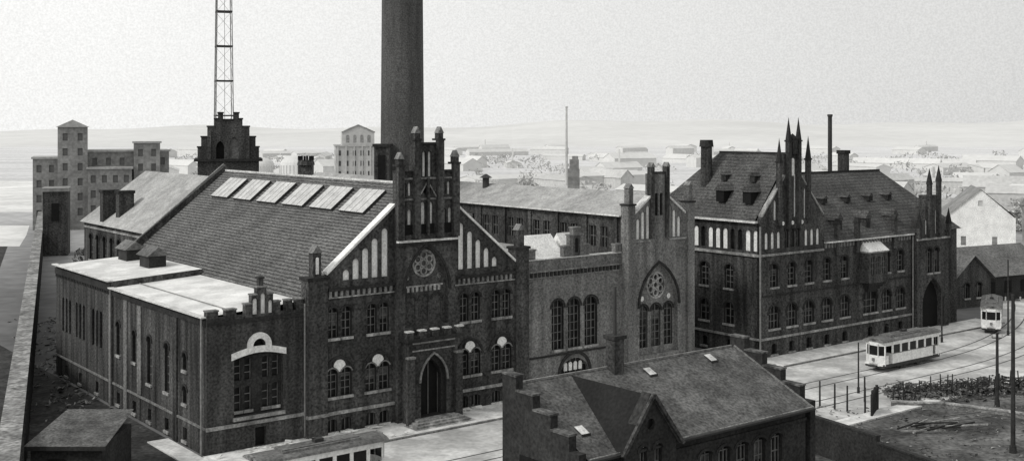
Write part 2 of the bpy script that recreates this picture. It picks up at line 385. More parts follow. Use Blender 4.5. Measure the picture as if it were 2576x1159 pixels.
for a0, a1 in ((14.78, 15.8), (16.45, 17.75), (18.4, 19.45)):
    b.prism('dark', FR, rect(a0, a1, 14.0, 14.75), -.02, .03)
for s_, e_ in (((16.2, 16.6), (17.1, 17.95)), ((18.0, 16.6), (17.1, 17.95))):
    b.beam('stone', (s_[0], -.88, s_[1]), (e_[0], -.88, e_[1]), .06)
FS = front(-.8 + .45)
def rosette(fr, c, z, R):
    b.ring('stone', fr, c, z, R - .1, R + .05, -.25, .05)
    b.ring('stone', fr, c, z, R * .2, R * .32, -.15, 0, n=12)
    for k in range(6):
        t = math.radians(60 * k + 30)
        b.ring('stone', fr, c + math.cos(t) * R * .6, z + math.sin(t) * R * .6, R * .2, R * .31, -.15, 0, n=12)
rosette(FS, rc, 11.75, 1.0)
b.prism('stone', FS, rect(15.4, 18.8, 10.0, 10.12), 0, .08)
dentils(b, FS, 15.5, 18.7, 9.65, 10.0, .1, .4, .2, 'stone')
def hood(b, fr, poly, w=.2, d=.1, part='trim', zmin=0):
    A0 = min(p[0] for p in poly); A1 = max(p[0] for p in poly); c = (A0 + A1) / 2
    pp = poly[2:]; cz = pp[0][1] - .01
    def out(p, k):
        dx, dz = p[0] - c, max(p[1] - cz, 0); l = math.hypot(dx, dz) or 1; return (p[0] + dx / l * k, p[1] + dz / l * k)
    for i in range(len(pp) - 1):
        b.prism(part, fr, [out(pp[i], .02), out(pp[i], w), out(pp[i+1], w), out(pp[i+1], .02)], -.02, d)
hood(b, FR, point(15.15, 19.05, 7.1, 13.1, 6), .22, .12)
# portal
FP = front(-1.7)
door = dict(poly=point(15.95, 18.25, .5, 5.1, 6), depth=.35, rev='trim', back='trim',
            sub=[dict(poly=point(16.2, 18.0, .5, 4.7, 6), depth=.5, rev='trim', back='dark', bars=(1, 0))])
b.slab('walls', FP, [(14.9, .0), (19.3, .0), (19.3, 6.2), (14.9, 6.2)], [door], 0, -.9)
hood(b, FP, point(15.95, 18.25, .5, 5.1, 6), .18, .1, 'cap')
b.prism('stone', FP, rect(15.2, 19.0, 5.45, 5.55), 0, .06)
b.prism('stone', FP, rect(15.2, 19.0, 6.0, 6.12), 0, .08)
for x in (14.95, 19.25):
    b.box('walls', x - .3, x + .3, -2.0, -1.69, 0, 5.0); b.box('cap', x - .34, x + .34, -2.05, -1.69, 5.0, 5.15)
b.box('trim', 14.6, 19.6, -2.0, -.8, 6.2, 6.45)
crenels(b, 'walls', 14.6, 19.6, -2.0, -1.6, 6.45, .5, .5, .42, 'snow')
for i in range(4): b.box('stone', 15.2 - .25*i, 19.0 + .25*i, -2.4 - .35*i, -1.705 + .002 * i, 0 - .01*i, .5 - .12*i)
b.build()

# ================================================================== right wing
b = B('brick_connecting_wing')
FW = front(.05)
ops = [win(c, w, 3.55, 7.65, (2, 5), depth=.35) for c, w in ((30.7, 1.3), (32.5, 1.35), (34.4, 1.45))]
half = [(31.0, 1.4), (34.1, 1.4)] + [(32.55 + 1.55*math.cos(math.pi*i/10), 1.4 + 1.25*math.sin(math.pi*i/10)) for i in range(1, 10)]
ops.append(dict(poly=half, depth=.3, bars=(4, 1)))
b.wall('walls_pale', FW, [(27.2, 0), (38.1, 0), (38.1, 10.7), (27.2, 10.7)], ops)
b.ring('trim', FW, 32.55, 1.4, 1.6, 1.85, -.02, .1, 0, 180)
for i in range(4): b.prism('plaster', FW, arch(31.55 + i*.55, 31.9 + i*.55, 1.6, 2.3), -.29, -.2)
b.prism('cap', FW, rect(27.25, 38.0, 10.1, 10.22), -.02, .16)
b.prism('cap', FW, rect(27.25, 38.0, 9.6, 9.7), -.02, .1)
dentils(b, FW, 27.3, 38.0, 9.7, 10.1, .12, .42, .2, 'trim')
b.prism('trim', FW, rect(27.25, 38.0, 3.05, 3.2), -.02, .08)
b.box('walls_pale', 27.2, 38.0, .053, .5, 10.7, 11.1)
b.box('snow', 27.2, 38.0, 0, .55, 11.1, 11.18)
for x0, x1, z in ((27.6, 28.3, 11.9), (31.3, 32.0, 12.0), (32.0, 33.5, 12.9), (32.35, 33.15, 13.5), (33.5, 34.2, 12.0), (37.2, 37.9, 11.8)):
    b.box('walls_pale', x0 + .003, x1 - .003, .02, .48, 11.2, z); b.box('cap', x0-.05, x1+.05, -.04, .54, z, z+.12)
b.prism('dark', FW, arch(32.6, 32.9, 11.5, 12.7), 0, .045)
b.face('roof_grey', [(27, .5, 10.6), (38, .5, 10.6), (38, 40, 10.6), (27, 40, 10.6)])
for (x, y, w, l) in ((29.5, 13.0, 3.0, 6.0), (31.5, 4.0, 3.4, 4.0), (35.6, 4.5, 1.8, 3.0)):
    zz = 10.6
    b.prism('plaster', left(x), [(y, zz), (y + l, zz), (y + l/2, zz + 1.9)], -w, 0)
    b.box('trim', x - .02, x + w + .02, y - .1, y + l + .1, zz - .2, zz + .04)
b.box('roof_grey', 27.2, 37.9, 22, 40, 10.62, 13.2)
b.build()

# ================================================================== second hall
b = B('brick_gabled_factory_hall')
F2 = front(-.6); c2 = 41.9
sub = [win(c, w, 2.6, 6.3, (1, 5), depth=.2, sill=None) for c, w in ((40.35, 1.05), (41.9, 1.15), (43.45, 1.05))]
sub.append(dict(poly=circ(c2, 8.0, 1.15), depth=.2, back='glass'))
for c in (40.25, 43.55): sub.append(dict(poly=circ(c, 6.9, .25, 12), depth=.05, back='plaster'))
ops = [dict(poly=point(39.5, 44.3, 2.0, 9.95, 6, .9), depth=.4, sub=sub, back='walls_pale')]
for c, z in ((39.35, 14.0), (39.95, 14.6), (40.55, 15.1)): ops.append(blind(c, .42, 12.2, z))
for c, z in ((43.25, 15.1), (43.85, 14.6), (44.45, 14.0)): ops.append(blind(c, .42, 12.2, z))
for c in (41.6, 42.2): ops.append(dict(poly=arch(c-.2, c+.2, 14.2, 16.2), depth=.15, back='dark'))
V2 = lambda s: 16.6 - abs(s - c2) * .72
b.slab('walls_pale', F2, [(38.0, 0), (46.2, 0), (46.2, V2(45.6)), (45.6, V2(45.6)), (43.0, V2(43)), (43.0, 17.9), (40.8, 17.9), (40.8, V2(40.8)), (38.2, V2(38.2)), (38.0, V2(38.2))], ops, 0, -.6)
for a0, a1 in ((38.7, 40.8), (45.2, 43.0)): b.prism('snow', F2, [(a0, V2(a0)), (a1, V2(a1)), (a1, V2(a1)+.2), (a0, V2(a0)+.2)], -.65, .12)
for x, zt in ((38.35, 17.1), (45.8, 17.1)):
    b.box('walls_pale', x-.42, x+.42, -.85, .1, 0, 15.2); b.box('trim', x-.5, x+.5, -.93, .18, 15.2, 15.35)
    b.box('walls_pale', x-.26, x+.26, -.75, -.15, 15.35, zt-.4); b.prism('cap', F2, [(x-.34, zt-.4), (x+.34, zt-.4), (x, zt)], -.5, .2)
for x, zt in ((40.95, 18.9), (42.85, 18.9)):
    b.box('walls', x-.2, x+.2, -.82, -.3, 12.2, zt-.4); b.prism('cap', F2, [(x-.26, zt-.4), (x+.26, zt-.4), (x, zt)], -.32, .26)
b.box('trim', 41.1, 42.7, -.7, 0, 17.902, 18.05)
b.prism('stone', F2, rect(38.8, 40.75, 11.95, 12.1), -.02, .12); b.prism('stone', F2, rect(43.05, 45.35, 11.95, 12.1), -.02, .12)
FS2 = front(-.2)
rosette(FS2, c2, 8.0, 1.15)
hood(b, F2, point(39.5, 44.3, 2.0, 9.95, 6, .9), .25, .12, 'trim')
RO = lambda s: 16.1 - abs(s - c2) * .43
b.face('roof_grey', [(37.8, 0, RO(37.8)), (c2, 0, 16.1), (c2, 62, 16.1), (37.8, 62, RO(37.8))])
b.face('roof_grey', [(46.0, 0, RO(46)), (c2, 0, 16.1), (c2, 62, 16.1), (46.0, 62, RO(46))])
ops = []
t = 2.0
while t < 60:
    for k in (0, 1.5): ops.append(dict(poly=rect(t + k, t + k + .9, 11.4, 13.2), depth=.2, bars=(1, 1)))
    t += 4.0
b.wall('walls', left(38.1), [(0, 0), (61.8, 0), (61.8, RO(38.1) - .05), (0, RO(38.1) - .05)], ops)
t = 0.6
while t < 61: b.box('walls', 37.93, 38.098, t, t + .4, 10, 14.2); t += 4.0
b.wall('walls_pale', right(46.1), [(0, 0), (61.8, 0), (61.8, RO(46) - .05), (0, RO(46) - .05)])
b.wall('walls', back(61.8), [(38.1, 0), (46.1, 0), (46.1, 14.3), (c2, 16.1), (38.1, 14.3)])
b.box('snow', 37.6, 37.85, 0, 62, RO(37.8) - .1, RO(37.8) + .02)
b.cyl('iron', c2 - .8, 24, 15.6, 16.7, .35, .35, 10); b.cyl('iron', c2 - .8, 24, 16.7, 17.1, .7, .1, 10)
b.build()

# ================================================================== office building
b = B('brick_office_building')
T = -1.7; FO = front(T)
x0, xg, x1 = 54.3, 63.8, 79.2; cg = 59.05
low = [56.3, 58.95, 61.6]; rest = [64.45, 67.35, 71.7, 74.6, 77.1]
ops = []
for c in low + rest:
    if c != 71.7: ops.append(win(c, 1.15, 6.75, 8.95, (1, 3)))
    ops.append(win(c, 1.6 if c != 71.7 else 2.4, 2.8, 4.95 if c != 71.7 else 5.3, (2, 2)))
    ops.append(dict(poly=arch(c-.4, c+.4, .35, 1.35, .2), depth=.3, sill='stone'))
for c in (55.2, 56.1, 57.0): ops.append(blind(c, .5, 10.4, 12.0))
for c in (61.2, 62.1, 63.0): ops.append(blind(c, .5, 10.4, 12.0))
for c in (58.2, 59.05, 59.9): ops.append(win(c, .5, 10.4, 12.2, (0, 2), sill=None))
for c, z in ((56.45, 15.0), (57.1, 16.0), (61.0, 16.0), (61.65, 15.0)): ops.append(blind(c, .4, 13.1, z))
for c in (58.65, 59.45): ops.append(blind(c, .35, 13.3, 17.5))
VO = lambda s: 18.6 - abs(s - cg) * 1.12
b.slab('walls', FO, [(x0, 0), (xg, 0), (x1, 0), (x1, 10.6), (xg + .2, 10.6), (xg + .2, VO(xg)), (xg, VO(xg)), (61.3, VO(61.3)), (60.3, VO(60.3)), (60.3, 19.4), (57.8, 19.4), (57.8, VO(57.8)), (x0, VO(x0))], ops, 0, -.4)
for a0, a1 in ((x0 + .2, 57.8), (xg, 60.3)): b.prism('stone', FO, [(a0, VO(a0)), (a1, VO(a1)), (a1, VO(a1)+.2), (a0, VO(a0)+.2)], -.45, .12)
for x, zt, w in ((56.9, 21.0, .4), (58.3, 23.0, .42), (59.8, 23.0, .42), (61.3, 21.2, .4)):
    zb = 12.6
    b.box('walls', x-w/2, x+w/2, T-.35, T+.1, zb, zt-2.4)
    b.box('trim', x-w/2-.07, x+w/2+.07, T-.42, T+.17, zt-2.4, zt-2.25)
    b.pyr('trim', x-w/2, x+w/2, T-.35, T+.1, zt-2.25, zt)
b.prism('plaster', FO, arch(58.85, 59.3, 17.3, 19.0), 0, .04)
b.pinn(59.05, T, 19.4, 21.4, .7)
for i in range(3): b.ring('plaster', FO, 57.6 + i*1.45, 12.75, .05, .2, 0, .05, n=8)
for fr, a0, a1 in ((FO, x0 - .1, x1),):
    b.prism('stone', fr, rect(a0, a1, 1.8, 2.0), -.02, .16)
    b.prism('stone', fr, rect(a0, xg, 9.75, 9.95), -.02, .18)
    b.prism('trim', fr, rect(a0, a1, 5.9, 6.02), -.02, .08)
b.prism('snow', FO, rect(xg + .2, x1, 10.45, 10.6), -.02, .4)
dentils(b, FO, xg + .2, x1, 9.95, 10.4, .14, .5, .24, 'cap')
for x in (66.0, 69.3, 75.8):
    b.box('walls', x-.25, x+.25, T-.3, T+.1, 9.2, 12.2); b.prism('trim', FO, [(x-.32, 12.2), (x+.32, 12.2), (x, 12.8)], -.2, .34)
for x in (67.6, 72.5, 77.3):
    b.box('walls', x-.45, x+.45, T+.8, T+3, 10.9, 12.6); b.prism('roof_off', FO, [(x-.6, 12.5), (x+.6, 12.5), (x, 13.3)], -3.5, -.7)
    b.prism('glass', FO, rect(x-.25, x+.25, 11.3, 12.2), -.81, -.77)
ox0, ox1 = 70.1, 73.3
oo = [dict(poly=arch(c-.35, c+.35, 6.9, 8.7, .2), depth=.15, bars=(1, 2)) for c in (70.75, 71.7, 72.65)]
b.slab('walls', front(T-1.0), rect(ox0, ox1, 6.0, 9.1), oo, 0, -1.0)
b.box('stone', ox0-.1, ox1+.1, T-1.1, T, 9.1, 9.25)
b.face('plaster', [(ox0-.15, T-1.15, 9.25), (ox1+.15, T-1.15, 9.25), (ox1-.1, T, 10.2), (ox0+.1, T, 10.2)])
b.face('plaster', [(ox0-.15, T-1.15, 9.25), (ox0-.15, T, 9.25), (ox0+.1, T, 10.2)]); b.face('plaster', [(ox1+.15, T-1.15, 9.25), (ox1+.15, T, 9.25), (ox1-.1, T, 10.2)])
for i in range(4): b.box('trim', ox0+.2+.2*i, ox1-.2-.2*i, T-.9+.2*i, T, 6.0-.25*(i+1), 6.0-.25*i - .002)
FOL = left(x0)
ops = []
for c in (2.2, 5.4):
    ops += [win(c, 1.1, 6.4, 8.7, (1, 3)), win(c, 1.25, 2.95, 5.0, (1, 2)), dict(poly=arch(c-.4, c+.4, .45, 1.4, .2), depth=.3, sill='stone')]
ops += [win(9.0, 1.1, 6.4, 8.7, (1, 3)), win(9.0, 1.25, 2.95, 5.0, (1, 2))]
t = -1.1
while t < 12.0:
    ops.append(blind(t, .62, 10.2, 12.2) if int((t+1.1)/.95) % 4 < 2 else dict(poly=arch(t-.27, t+.27, 10.2, 12.2), depth=.25, back='glass')); t += .95
b.wall('walls_left', FOL, [(T, 0), (12.5, 0), (12.5, 12.9), (T, 12.9)], ops)
b.prism('stone', FOL, rect(T-.1, 12.5, 9.7, 9.95), -.02, .2)
b.prism('stone', FOL, rect(T-.1, 12.5, 1.8, 2.0), -.02, .16)
b.prism('snow', FOL, rect(T+.3, 12.6, 12.9, 13.1), -.1, .45)
b.cyl('iron_pale', x0 - .2, T - .15, 0, 12.6, .09, .09, 8)
zr = 19.4; zt = 7.6
b.face('roof_off', [(x0-.4, T+.4, 13.05), (cg, T+.4, zr), (cg, zt, zr), (x0-.4, 13.0, 13.05)])
b.face('roof_off', [(xg+.4, T+.4, 13.05), (cg, T+.4, zr), (cg, zt, zr), (xg+.4, 13.0, 13.05)])
b.face('roof_off', [(x0-.4, 13.0, 13.05), (cg, zt, zr), (xg+.4, 13.0, 13.05)])
b.wall('walls', back(12.5), rect(x0, xg, 0, 12.9)); b.wall('walls', right(xg), rect(T+.1, 12.5, 9, 13.0))
b.beam('trim', (cg, T+.3, zr+.05), (cg, zt, zr+.05), .14)
r2, rt = 17.0, 6.0
b.face('roof_off', [(xg, T-.3, 10.65), (88.5, T-.3, 10.65), (84.5, rt, r2), (60, rt, r2)])
b.face('roof_off', [(88.5, T-.3, 10.65), (88.5, 14.0, 10.65), (84.5, rt, r2)])
b.face('roof_off', [(60, rt, r2), (84.5, rt, r2), (88.5, 14, 10.65), (xg, 14, 10.65)])
b.beam('trim', (62, rt, r2+.04), (84.5, rt, r2+.04), .15)
b.wall('walls', right(88.0), rect(T, 13.8, 0, 10.7)); b.wall('walls', back(13.8), rect(xg, 88, 0, 10.7))
b.wall('walls', FO, rect(85.4, 88.0, 0, 10.6))
for (x, y) in ((56.9, 1.2), (56.9, 4.9)):
    z = 13.05 + (x - x0 + .4) * 1.235
    b.box('trim', x-.35, x+.8, y-.3, y+.3, z-.1, z+.5); b.prism('roof_off', left(x), [(y-.45, z+.5), (y+.45, z+.5), (y, z+.85)], -1.0, .45)
for (x, y) in ((55.3, .4), (55.3, 3.8)):
    z = 13.05 + (x - x0 + .4) * 1.235
    b.box('dark', x-.5, x+1.0, y-.5, y+.5, z-.1, z+1.0); b.prism('roof_off', left(x), [(y-.7, z+1.0), (y+.7, z+1.0), (y, z+1.7)], -1.4, .65)
for x in (69.0, 73, 77, 80.5):
    y = 2.2; z = 10.65 + (y - T + .3) * .8
    b.box('trim', x-.35, x+.35, y-.3, y+.9, z, z+.5); b.prism('roof_off', front(y), [(x-.45, z+.5), (x+.45, z+.5), (x, z+.85)], -1.1, .4)
b.cyl('walls', 56.8, 7.4, 14, 20.0, .62, .58, 12); b.cyl('trim', 56.8, 7.4, 20.0, 20.7, .74, .66, 12)
b.box('walls', 78.2, 79.1, 6.2, 7.1, 15, 19.0); b.box('trim', 78.1, 79.2, 6.1, 7.2, 19.0, 19.4)
b.box('walls', 62.8, 63.8, 7.5, 8.5, 14, 18.6); b.box('trim', 62.7, 63.9, 7.4, 8.6, 18.6, 18.9)
FT = front(T-.6)
ops = [win(81.6, .95, 6.2, 8.9, (1, 3)), win(83.0, .95, 6.2, 8.9, (1, 3)),
       dict(poly=point(80.3, 84.4, .0, 5.6, 5, .8), depth=.8, back='dark')]
for c, z in ((81.0, 12.0), (81.7, 13.0), (82.9, 13.0), (83.6, 12.0)): ops.append(blind(c, .35, 10.4, z))
b.slab('walls', FT, [(79.25, 0), (85.4, 0), (85.4, 10.4), (84.6, 10.4), (84.6, 12.0), (83.8, 12.0), (83.8, 13.4), (83.2, 13.4), (83.2, 14.6), (81.4, 14.6), (81.4, 13.4), (80.8, 13.4), (80.8, 12.0), (80.0, 12.0), (80.0, 10.4), (79.25, 10.4)], ops, 0, -1.2)
for x, zt in ((81.4, 17.6), (83.2, 17.9), (79.5, 13.0), (85.15, 13.2)):
    b.box('walls', x-.2, x+.2, T-.95, T-.5, 10.0, zt-1.8); b.pyr('trim', x-.25, x+.25, T-1.0, T-.45, zt-1.8, zt)
b.prism('stone', FT, rect(79.2, 85.45, 9.8, 10.0), -.02, .15)
b.wall('walls', right(85.41), rect(T-.6, 3, 0, 10.2)); b.cyl('iron_pale', 79.1, T-.2, 0, 10.4, .08, .08, 8)
b.build()

# ================================================================== chimney
b = B('factory_chimney', (-11.6, 122, 0), 0)
b.cyl('chimney', 0, 0, 0, 64, 2.45, 1.95, 40)
b.cyl('chimney', 0, 0, 64, 65.5, 2.3, 2.3, 40)
b.build()
b = B('boiler_house_block', (0, 0, 0), 0)
b.box('walls', -14.0, -12.5, 117, 119.5, 0, 20.0); b.box('trim', -14.15, -12.35, 116.8, 119.7, 20.0, 20.3)
b.box('dark', -13.6, -12.9, 116.9, 116.99, 15, 19.2)
b.build()

# ================================================================== annex behind
b = B('brick_annex_hall')
b.face('roof_grey', [(9.6, 37.5, 11.6), (17, 37.5, 17.0), (17, 57, 17.0), (9.6, 57, 11.6)])
b.face('roof_grey', [(24.4, 37.5, 11.6), (17, 37.5, 17.0), (17, 57, 17.0), (24.4, 57, 11.6)])
ops = []
t = 39
while t < 56: ops.append(win(t, 1.0, 7.6, 10.4, (1, 3))); t += 2.2
b.wall('walls_left', left(10), rect(37.5, 56.7, 0, 11.8), ops)
b.prism('stone', left(10), rect(37.5, 56.7, 11.0, 11.2), 0, .12)
for t in (56.7, 37.6): b.wall('walls', back(t), [(10, 0), (24, 0), (24, 11.8), (17, 16.9), (10, 11.8)])
for x, y in ((10.8, 51.0), (11.6, 48.4)):
    b.box('walls', x-.8, x+.8, y-.5, y+.5, 10, 15.0); b.box('trim', x-.9, x+.9, y-.6, y+.6, 15.0, 15.3)
b.build()
b = B('stepped_gable_tower', (-33.2, 135, 0), math.radians(14))
st = [(-3.5, 0), (3.5, 0), (3.5, 19.6), (3.1, 19.6), (3.1, 20.8), (2.4, 20.8), (2.4, 22.0), (1.6, 22.0), (1.6, 22.9), (1.2, 22.9), (1.2, 23.6), (.6, 23.6), (.6, 22.8),
      (-.6, 22.8), (-.6, 23.6), (-1.2, 23.6), (-1.2, 22.9), (-1.6, 22.9), (-1.6, 22.0), (-2.4, 22.0), (-2.4, 20.8), (-3.1, 20.8), (-3.1, 19.6), (-3.5, 19.6)]
b.slab('walls', front(0), st, [dict(poly=point(.1, 1.2, 18.2, 20.9), depth=.4, back='cap'), dict(poly=point(-1.4, -.5, 18.2, 20.4), depth=.4, back='dark')], 0, -.6)
b.slab('walls', front(6), st, [], 0, -.6)
for k in range(1, len(st)-1):
    (xa, za), (xb, zb_) = st[k], st[k+1]
    if za == zb_ and za > 5:
        b.box('trim', min(xa, xb)-.08, max(xa, xb)+.08, -.1, .7, za+.003, za+.18)
b.box('walls', -3.45, 3.45, .6, 6, 0, 18.6)
b.prism('trim', front(.6), [(-3.4, 18.6), (3.4, 18.6), (0, 22.4)], -5.4, 0)
b.box('trim', -3.9, 3.9, -.3, 6.5, 18.0, 18.3)
for x in (-2.2, 2.2): b.box('walls', x-.2, x+.2, -.25, 0, 18.3, 21.6)
b.build()
b = B('lattice_mast', (-50.0, 200, 0), math.radians(20))
for i in range(26):
    z0, z1 = 3 * i, 3 * (i + 1); r = lambda z: 1.75 - z * .012
    for sx_, sy_ in ((1, 1), (1, -1), (-1, 1), (-1, -1), (0, -1), (-1, 0)):
        b.beam('iron_pale', (sx_*r(z0), sy_*r(z0), z0), (sx_*r(z1), sy_*r(z1), z1), .1 if sx_*sy_ else .05)
    c0 = [(r(z0), r(z0)), (-r(z0), r(z0)), (-r(z0), -r(z0)), (r(z0), -r(z0))]; c1 = [(r(z1), r(z1)), (-r(z1), r(z1)), (-r(z1), -r(z1)), (r(z1), -r(z1))]
    for k in range(4):
        a, c = c0[k], c1[(k+1) % 4]
        b.beam('iron_pale', (*a, z0), (*c, z1), .03)
        if i % 2 == 0: b.beam('iron', (*c0[k], z0), (*c0[(k+1) % 4], z0), .16)
b.build()

# ================================================================== background
def fbox(b, x0, x1, y0, y1, z1, rows, cols, part='far1', roof='far1r', z0=0, gable=0):
    ops = []
    for r in range(rows):
        for c in range(cols):
            cx_ = x0 + (x1 - x0) * (c + .5) / cols; zz = z1 - 1.3 - r * 3.2
            if zz - 1.6 > z0: ops.append(dict(poly=rect(cx_ - .5, cx_ + .5, zz - 1.6, zz), depth=.3, back='far3d'))
    b.wall(part, front(y0), rect(x0, x1, z0, z1), ops)
    ops = []
    nc = max(1, int((y1 - y0) / 3))
    for r in range(rows):
        for c in range(nc):
            cx_ = y0 + (y1 - y0) * (c + .5) / nc; zz = z1 - 1.3 - r * 3.2
            if zz - 1.6 > z0: ops.append(dict(poly=rect(cx_ - .5, cx_ + .5, zz - 1.6, zz), depth=.3, back='far3d'))
    b.wall(part, left(x0), rect(y0, y1, z0, z1), ops); b.wall(part, right(x1), rect(y0, y1, z0, z1), ops); b.wall(part, back(y1), rect(x0, x1, z0, z1))
    if gable: b.prism(roof, front(y0), [(x0 - .4, z1), (x1 + .4, z1), ((x0 + x1)/2, z1 + gable)], -(y1 - y0) - .4, .4)
    else: b.box(roof, x0 - .3, x1 + .3, y0 - .3, y1 + .3, z1, z1 + .4)
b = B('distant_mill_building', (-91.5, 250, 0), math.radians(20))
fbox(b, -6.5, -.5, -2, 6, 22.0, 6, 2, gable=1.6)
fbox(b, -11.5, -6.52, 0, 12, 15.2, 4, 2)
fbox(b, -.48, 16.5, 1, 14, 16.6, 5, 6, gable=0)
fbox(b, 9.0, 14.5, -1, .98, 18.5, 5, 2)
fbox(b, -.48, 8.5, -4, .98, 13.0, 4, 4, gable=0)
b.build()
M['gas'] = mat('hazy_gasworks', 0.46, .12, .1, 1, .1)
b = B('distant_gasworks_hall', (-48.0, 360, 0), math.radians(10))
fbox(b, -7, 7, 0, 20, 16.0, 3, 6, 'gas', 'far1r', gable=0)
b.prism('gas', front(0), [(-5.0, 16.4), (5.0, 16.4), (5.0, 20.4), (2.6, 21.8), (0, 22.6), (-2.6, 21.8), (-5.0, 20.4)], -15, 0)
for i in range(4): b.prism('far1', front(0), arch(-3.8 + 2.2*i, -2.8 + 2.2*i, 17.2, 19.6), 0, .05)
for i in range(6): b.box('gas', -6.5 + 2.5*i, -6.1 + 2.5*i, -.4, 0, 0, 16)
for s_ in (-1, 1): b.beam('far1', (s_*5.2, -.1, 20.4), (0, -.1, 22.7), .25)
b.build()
def dome(name, x, y, r, z, m):
    b = B(name, (x, y, 0), 0); n = 28
    for i in range(n):
        a0, a1 = 2*math.pi*i/n, 2*math.pi*(i+1)/n
        b.face(m, [(r*math.cos(a0), r*math.sin(a0), 0), (r*math.cos(a1), r*math.sin(a1), 0), (r*math.cos(a1), r*math.sin(a1), z), (r*math.cos(a0), r*math.sin(a0), z)])
        for k in range(6):
            p0, p1 = k*math.pi/12, (k+1)*math.pi/12; R = lambda p: r*math.cos(p); Zp = lambda p: z + r*.6*math.sin(p)
            b.face(m, [(R(p0)*math.cos(a0), R(p0)*math.sin(a0), Zp(p0)), (R(p0)*math.cos(a1), R(p0)*math.sin(a1), Zp(p0)), (R(p1)*math.cos(a1), R(p1)*math.sin(a1), Zp(p1)), (R(p1)*math.cos(a0), R(p1)*math.sin(a0), Zp(p1))])
        b.beam('far2', (r*math.cos(a0), r*math.sin(a0), 0), (r*math.cos(a0), r*math.sin(a0), z), .2)
    b.build()
dome('gas_holder', -86, 460, 6.5, 7, 'far3'); dome('gas_holder', -105, 480, 6, 6, 'far3')

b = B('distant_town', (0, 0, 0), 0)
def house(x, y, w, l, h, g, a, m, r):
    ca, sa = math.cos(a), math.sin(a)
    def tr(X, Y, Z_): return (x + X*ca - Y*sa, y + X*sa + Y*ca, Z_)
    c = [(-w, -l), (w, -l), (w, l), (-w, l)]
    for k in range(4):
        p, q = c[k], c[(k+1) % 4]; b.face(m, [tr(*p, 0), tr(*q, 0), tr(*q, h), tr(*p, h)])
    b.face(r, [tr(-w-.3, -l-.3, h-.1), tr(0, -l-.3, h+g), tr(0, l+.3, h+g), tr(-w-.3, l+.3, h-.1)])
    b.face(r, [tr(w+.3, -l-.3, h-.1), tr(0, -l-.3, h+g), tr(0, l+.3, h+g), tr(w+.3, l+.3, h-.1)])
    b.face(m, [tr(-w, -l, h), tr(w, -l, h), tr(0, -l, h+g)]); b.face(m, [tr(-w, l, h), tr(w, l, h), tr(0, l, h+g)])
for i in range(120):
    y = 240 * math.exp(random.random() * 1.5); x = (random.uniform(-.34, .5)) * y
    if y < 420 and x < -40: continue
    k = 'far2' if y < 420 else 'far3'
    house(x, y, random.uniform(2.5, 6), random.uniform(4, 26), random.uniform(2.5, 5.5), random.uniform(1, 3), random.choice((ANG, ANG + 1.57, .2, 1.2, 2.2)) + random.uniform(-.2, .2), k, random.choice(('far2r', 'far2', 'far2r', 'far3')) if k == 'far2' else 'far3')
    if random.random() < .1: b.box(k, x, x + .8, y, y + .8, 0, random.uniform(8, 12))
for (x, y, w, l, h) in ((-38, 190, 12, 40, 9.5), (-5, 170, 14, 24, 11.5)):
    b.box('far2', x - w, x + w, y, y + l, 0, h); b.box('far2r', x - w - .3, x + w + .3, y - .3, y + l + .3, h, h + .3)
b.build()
def clump(b, part, x, y, r, h, n, s_):
    for _ in range(n):
        a = random.uniform(0, 6.28); rr = r*math.sqrt(random.random()); zz = h*(.05 + .95*random.random()**.8)
        rr *= (1 - .6*(zz/h)**2)
        c = Vector((x + rr*math.cos(a), y + rr*math.sin(a), zz))
        p = [c + Vector((random.gauss(0, s_), random.gauss(0, s_), random.gauss(0, s_))) for _ in range(3)]
        b.face(part, p)
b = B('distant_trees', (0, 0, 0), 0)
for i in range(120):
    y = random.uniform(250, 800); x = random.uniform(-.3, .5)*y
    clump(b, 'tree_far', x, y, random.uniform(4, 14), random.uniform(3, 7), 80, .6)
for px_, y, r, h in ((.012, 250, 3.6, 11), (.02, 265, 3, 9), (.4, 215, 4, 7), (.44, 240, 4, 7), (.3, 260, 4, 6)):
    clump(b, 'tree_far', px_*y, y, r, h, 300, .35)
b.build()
b = B('shrubs', (0, 0, 0), 0)
for (x, y, r, h) in ((-55.5, 150, 3, 2), (-60, 163, 3, 2.4), (-66, 180, 3.5, 3), (-61, 172, 3, 2.6)):
    clump(b, 'tree_near', x, y, r, h, 420, .22)
b.build()
b = B('distant_smokestack', (17.0, 360, 0), 0); b.cyl('far2', 0, 0, 0, 28, .5, .32, 12); b.cyl('far2', 0, 0, 28, 28.5, .4, .4, 12); b.build()
b = B('iron_smokestack', (42.2, 153, 0), 0); b.cyl('iron', 0, 0, 0, 23.4, .33, .28, 12); b.cyl('iron', 0, 0, 23.4, 23.7, .36, .36, 12); b.build()
b = B('ruined_chimney_stack', (9.6, 180, 0), 0)
b.box('far1', -.9, .9, -.9, .9, 0, 15.5); b.box('far1', -.6, .8, -.8, .8, 15.5, 17.0); b.box('far1', -.2, .7, -.6, .6, 17.0, 17.5); b.build()
b = B('roof_ventilator', (-29.5, 165, 0), 0)
b.box('walls', -1.0, 1.0, -.8, .8, 0, 16.6); b.cyl('walls', 0, 0, 16.6, 17.3, 1.3, 1.1, 10)
for a in range(8): b.box('dark', math.cos(a*.785)*1.0-.14, math.cos(a*.785)*1.0+.14, math.sin(a*.785)*1.0-.14, math.sin(a*.785)*1.0+.14, 17.3, 17.9)
b.build()
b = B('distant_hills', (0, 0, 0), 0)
M['hill'] = mat('hazy_hillside', .67, .07, .004, .05, .05)  # paled towards the sky tone, haze put into the colour
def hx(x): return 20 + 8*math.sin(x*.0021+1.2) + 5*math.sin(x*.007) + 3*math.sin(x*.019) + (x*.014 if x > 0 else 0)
xs = [-1800 + 40*i for i in range(91)]
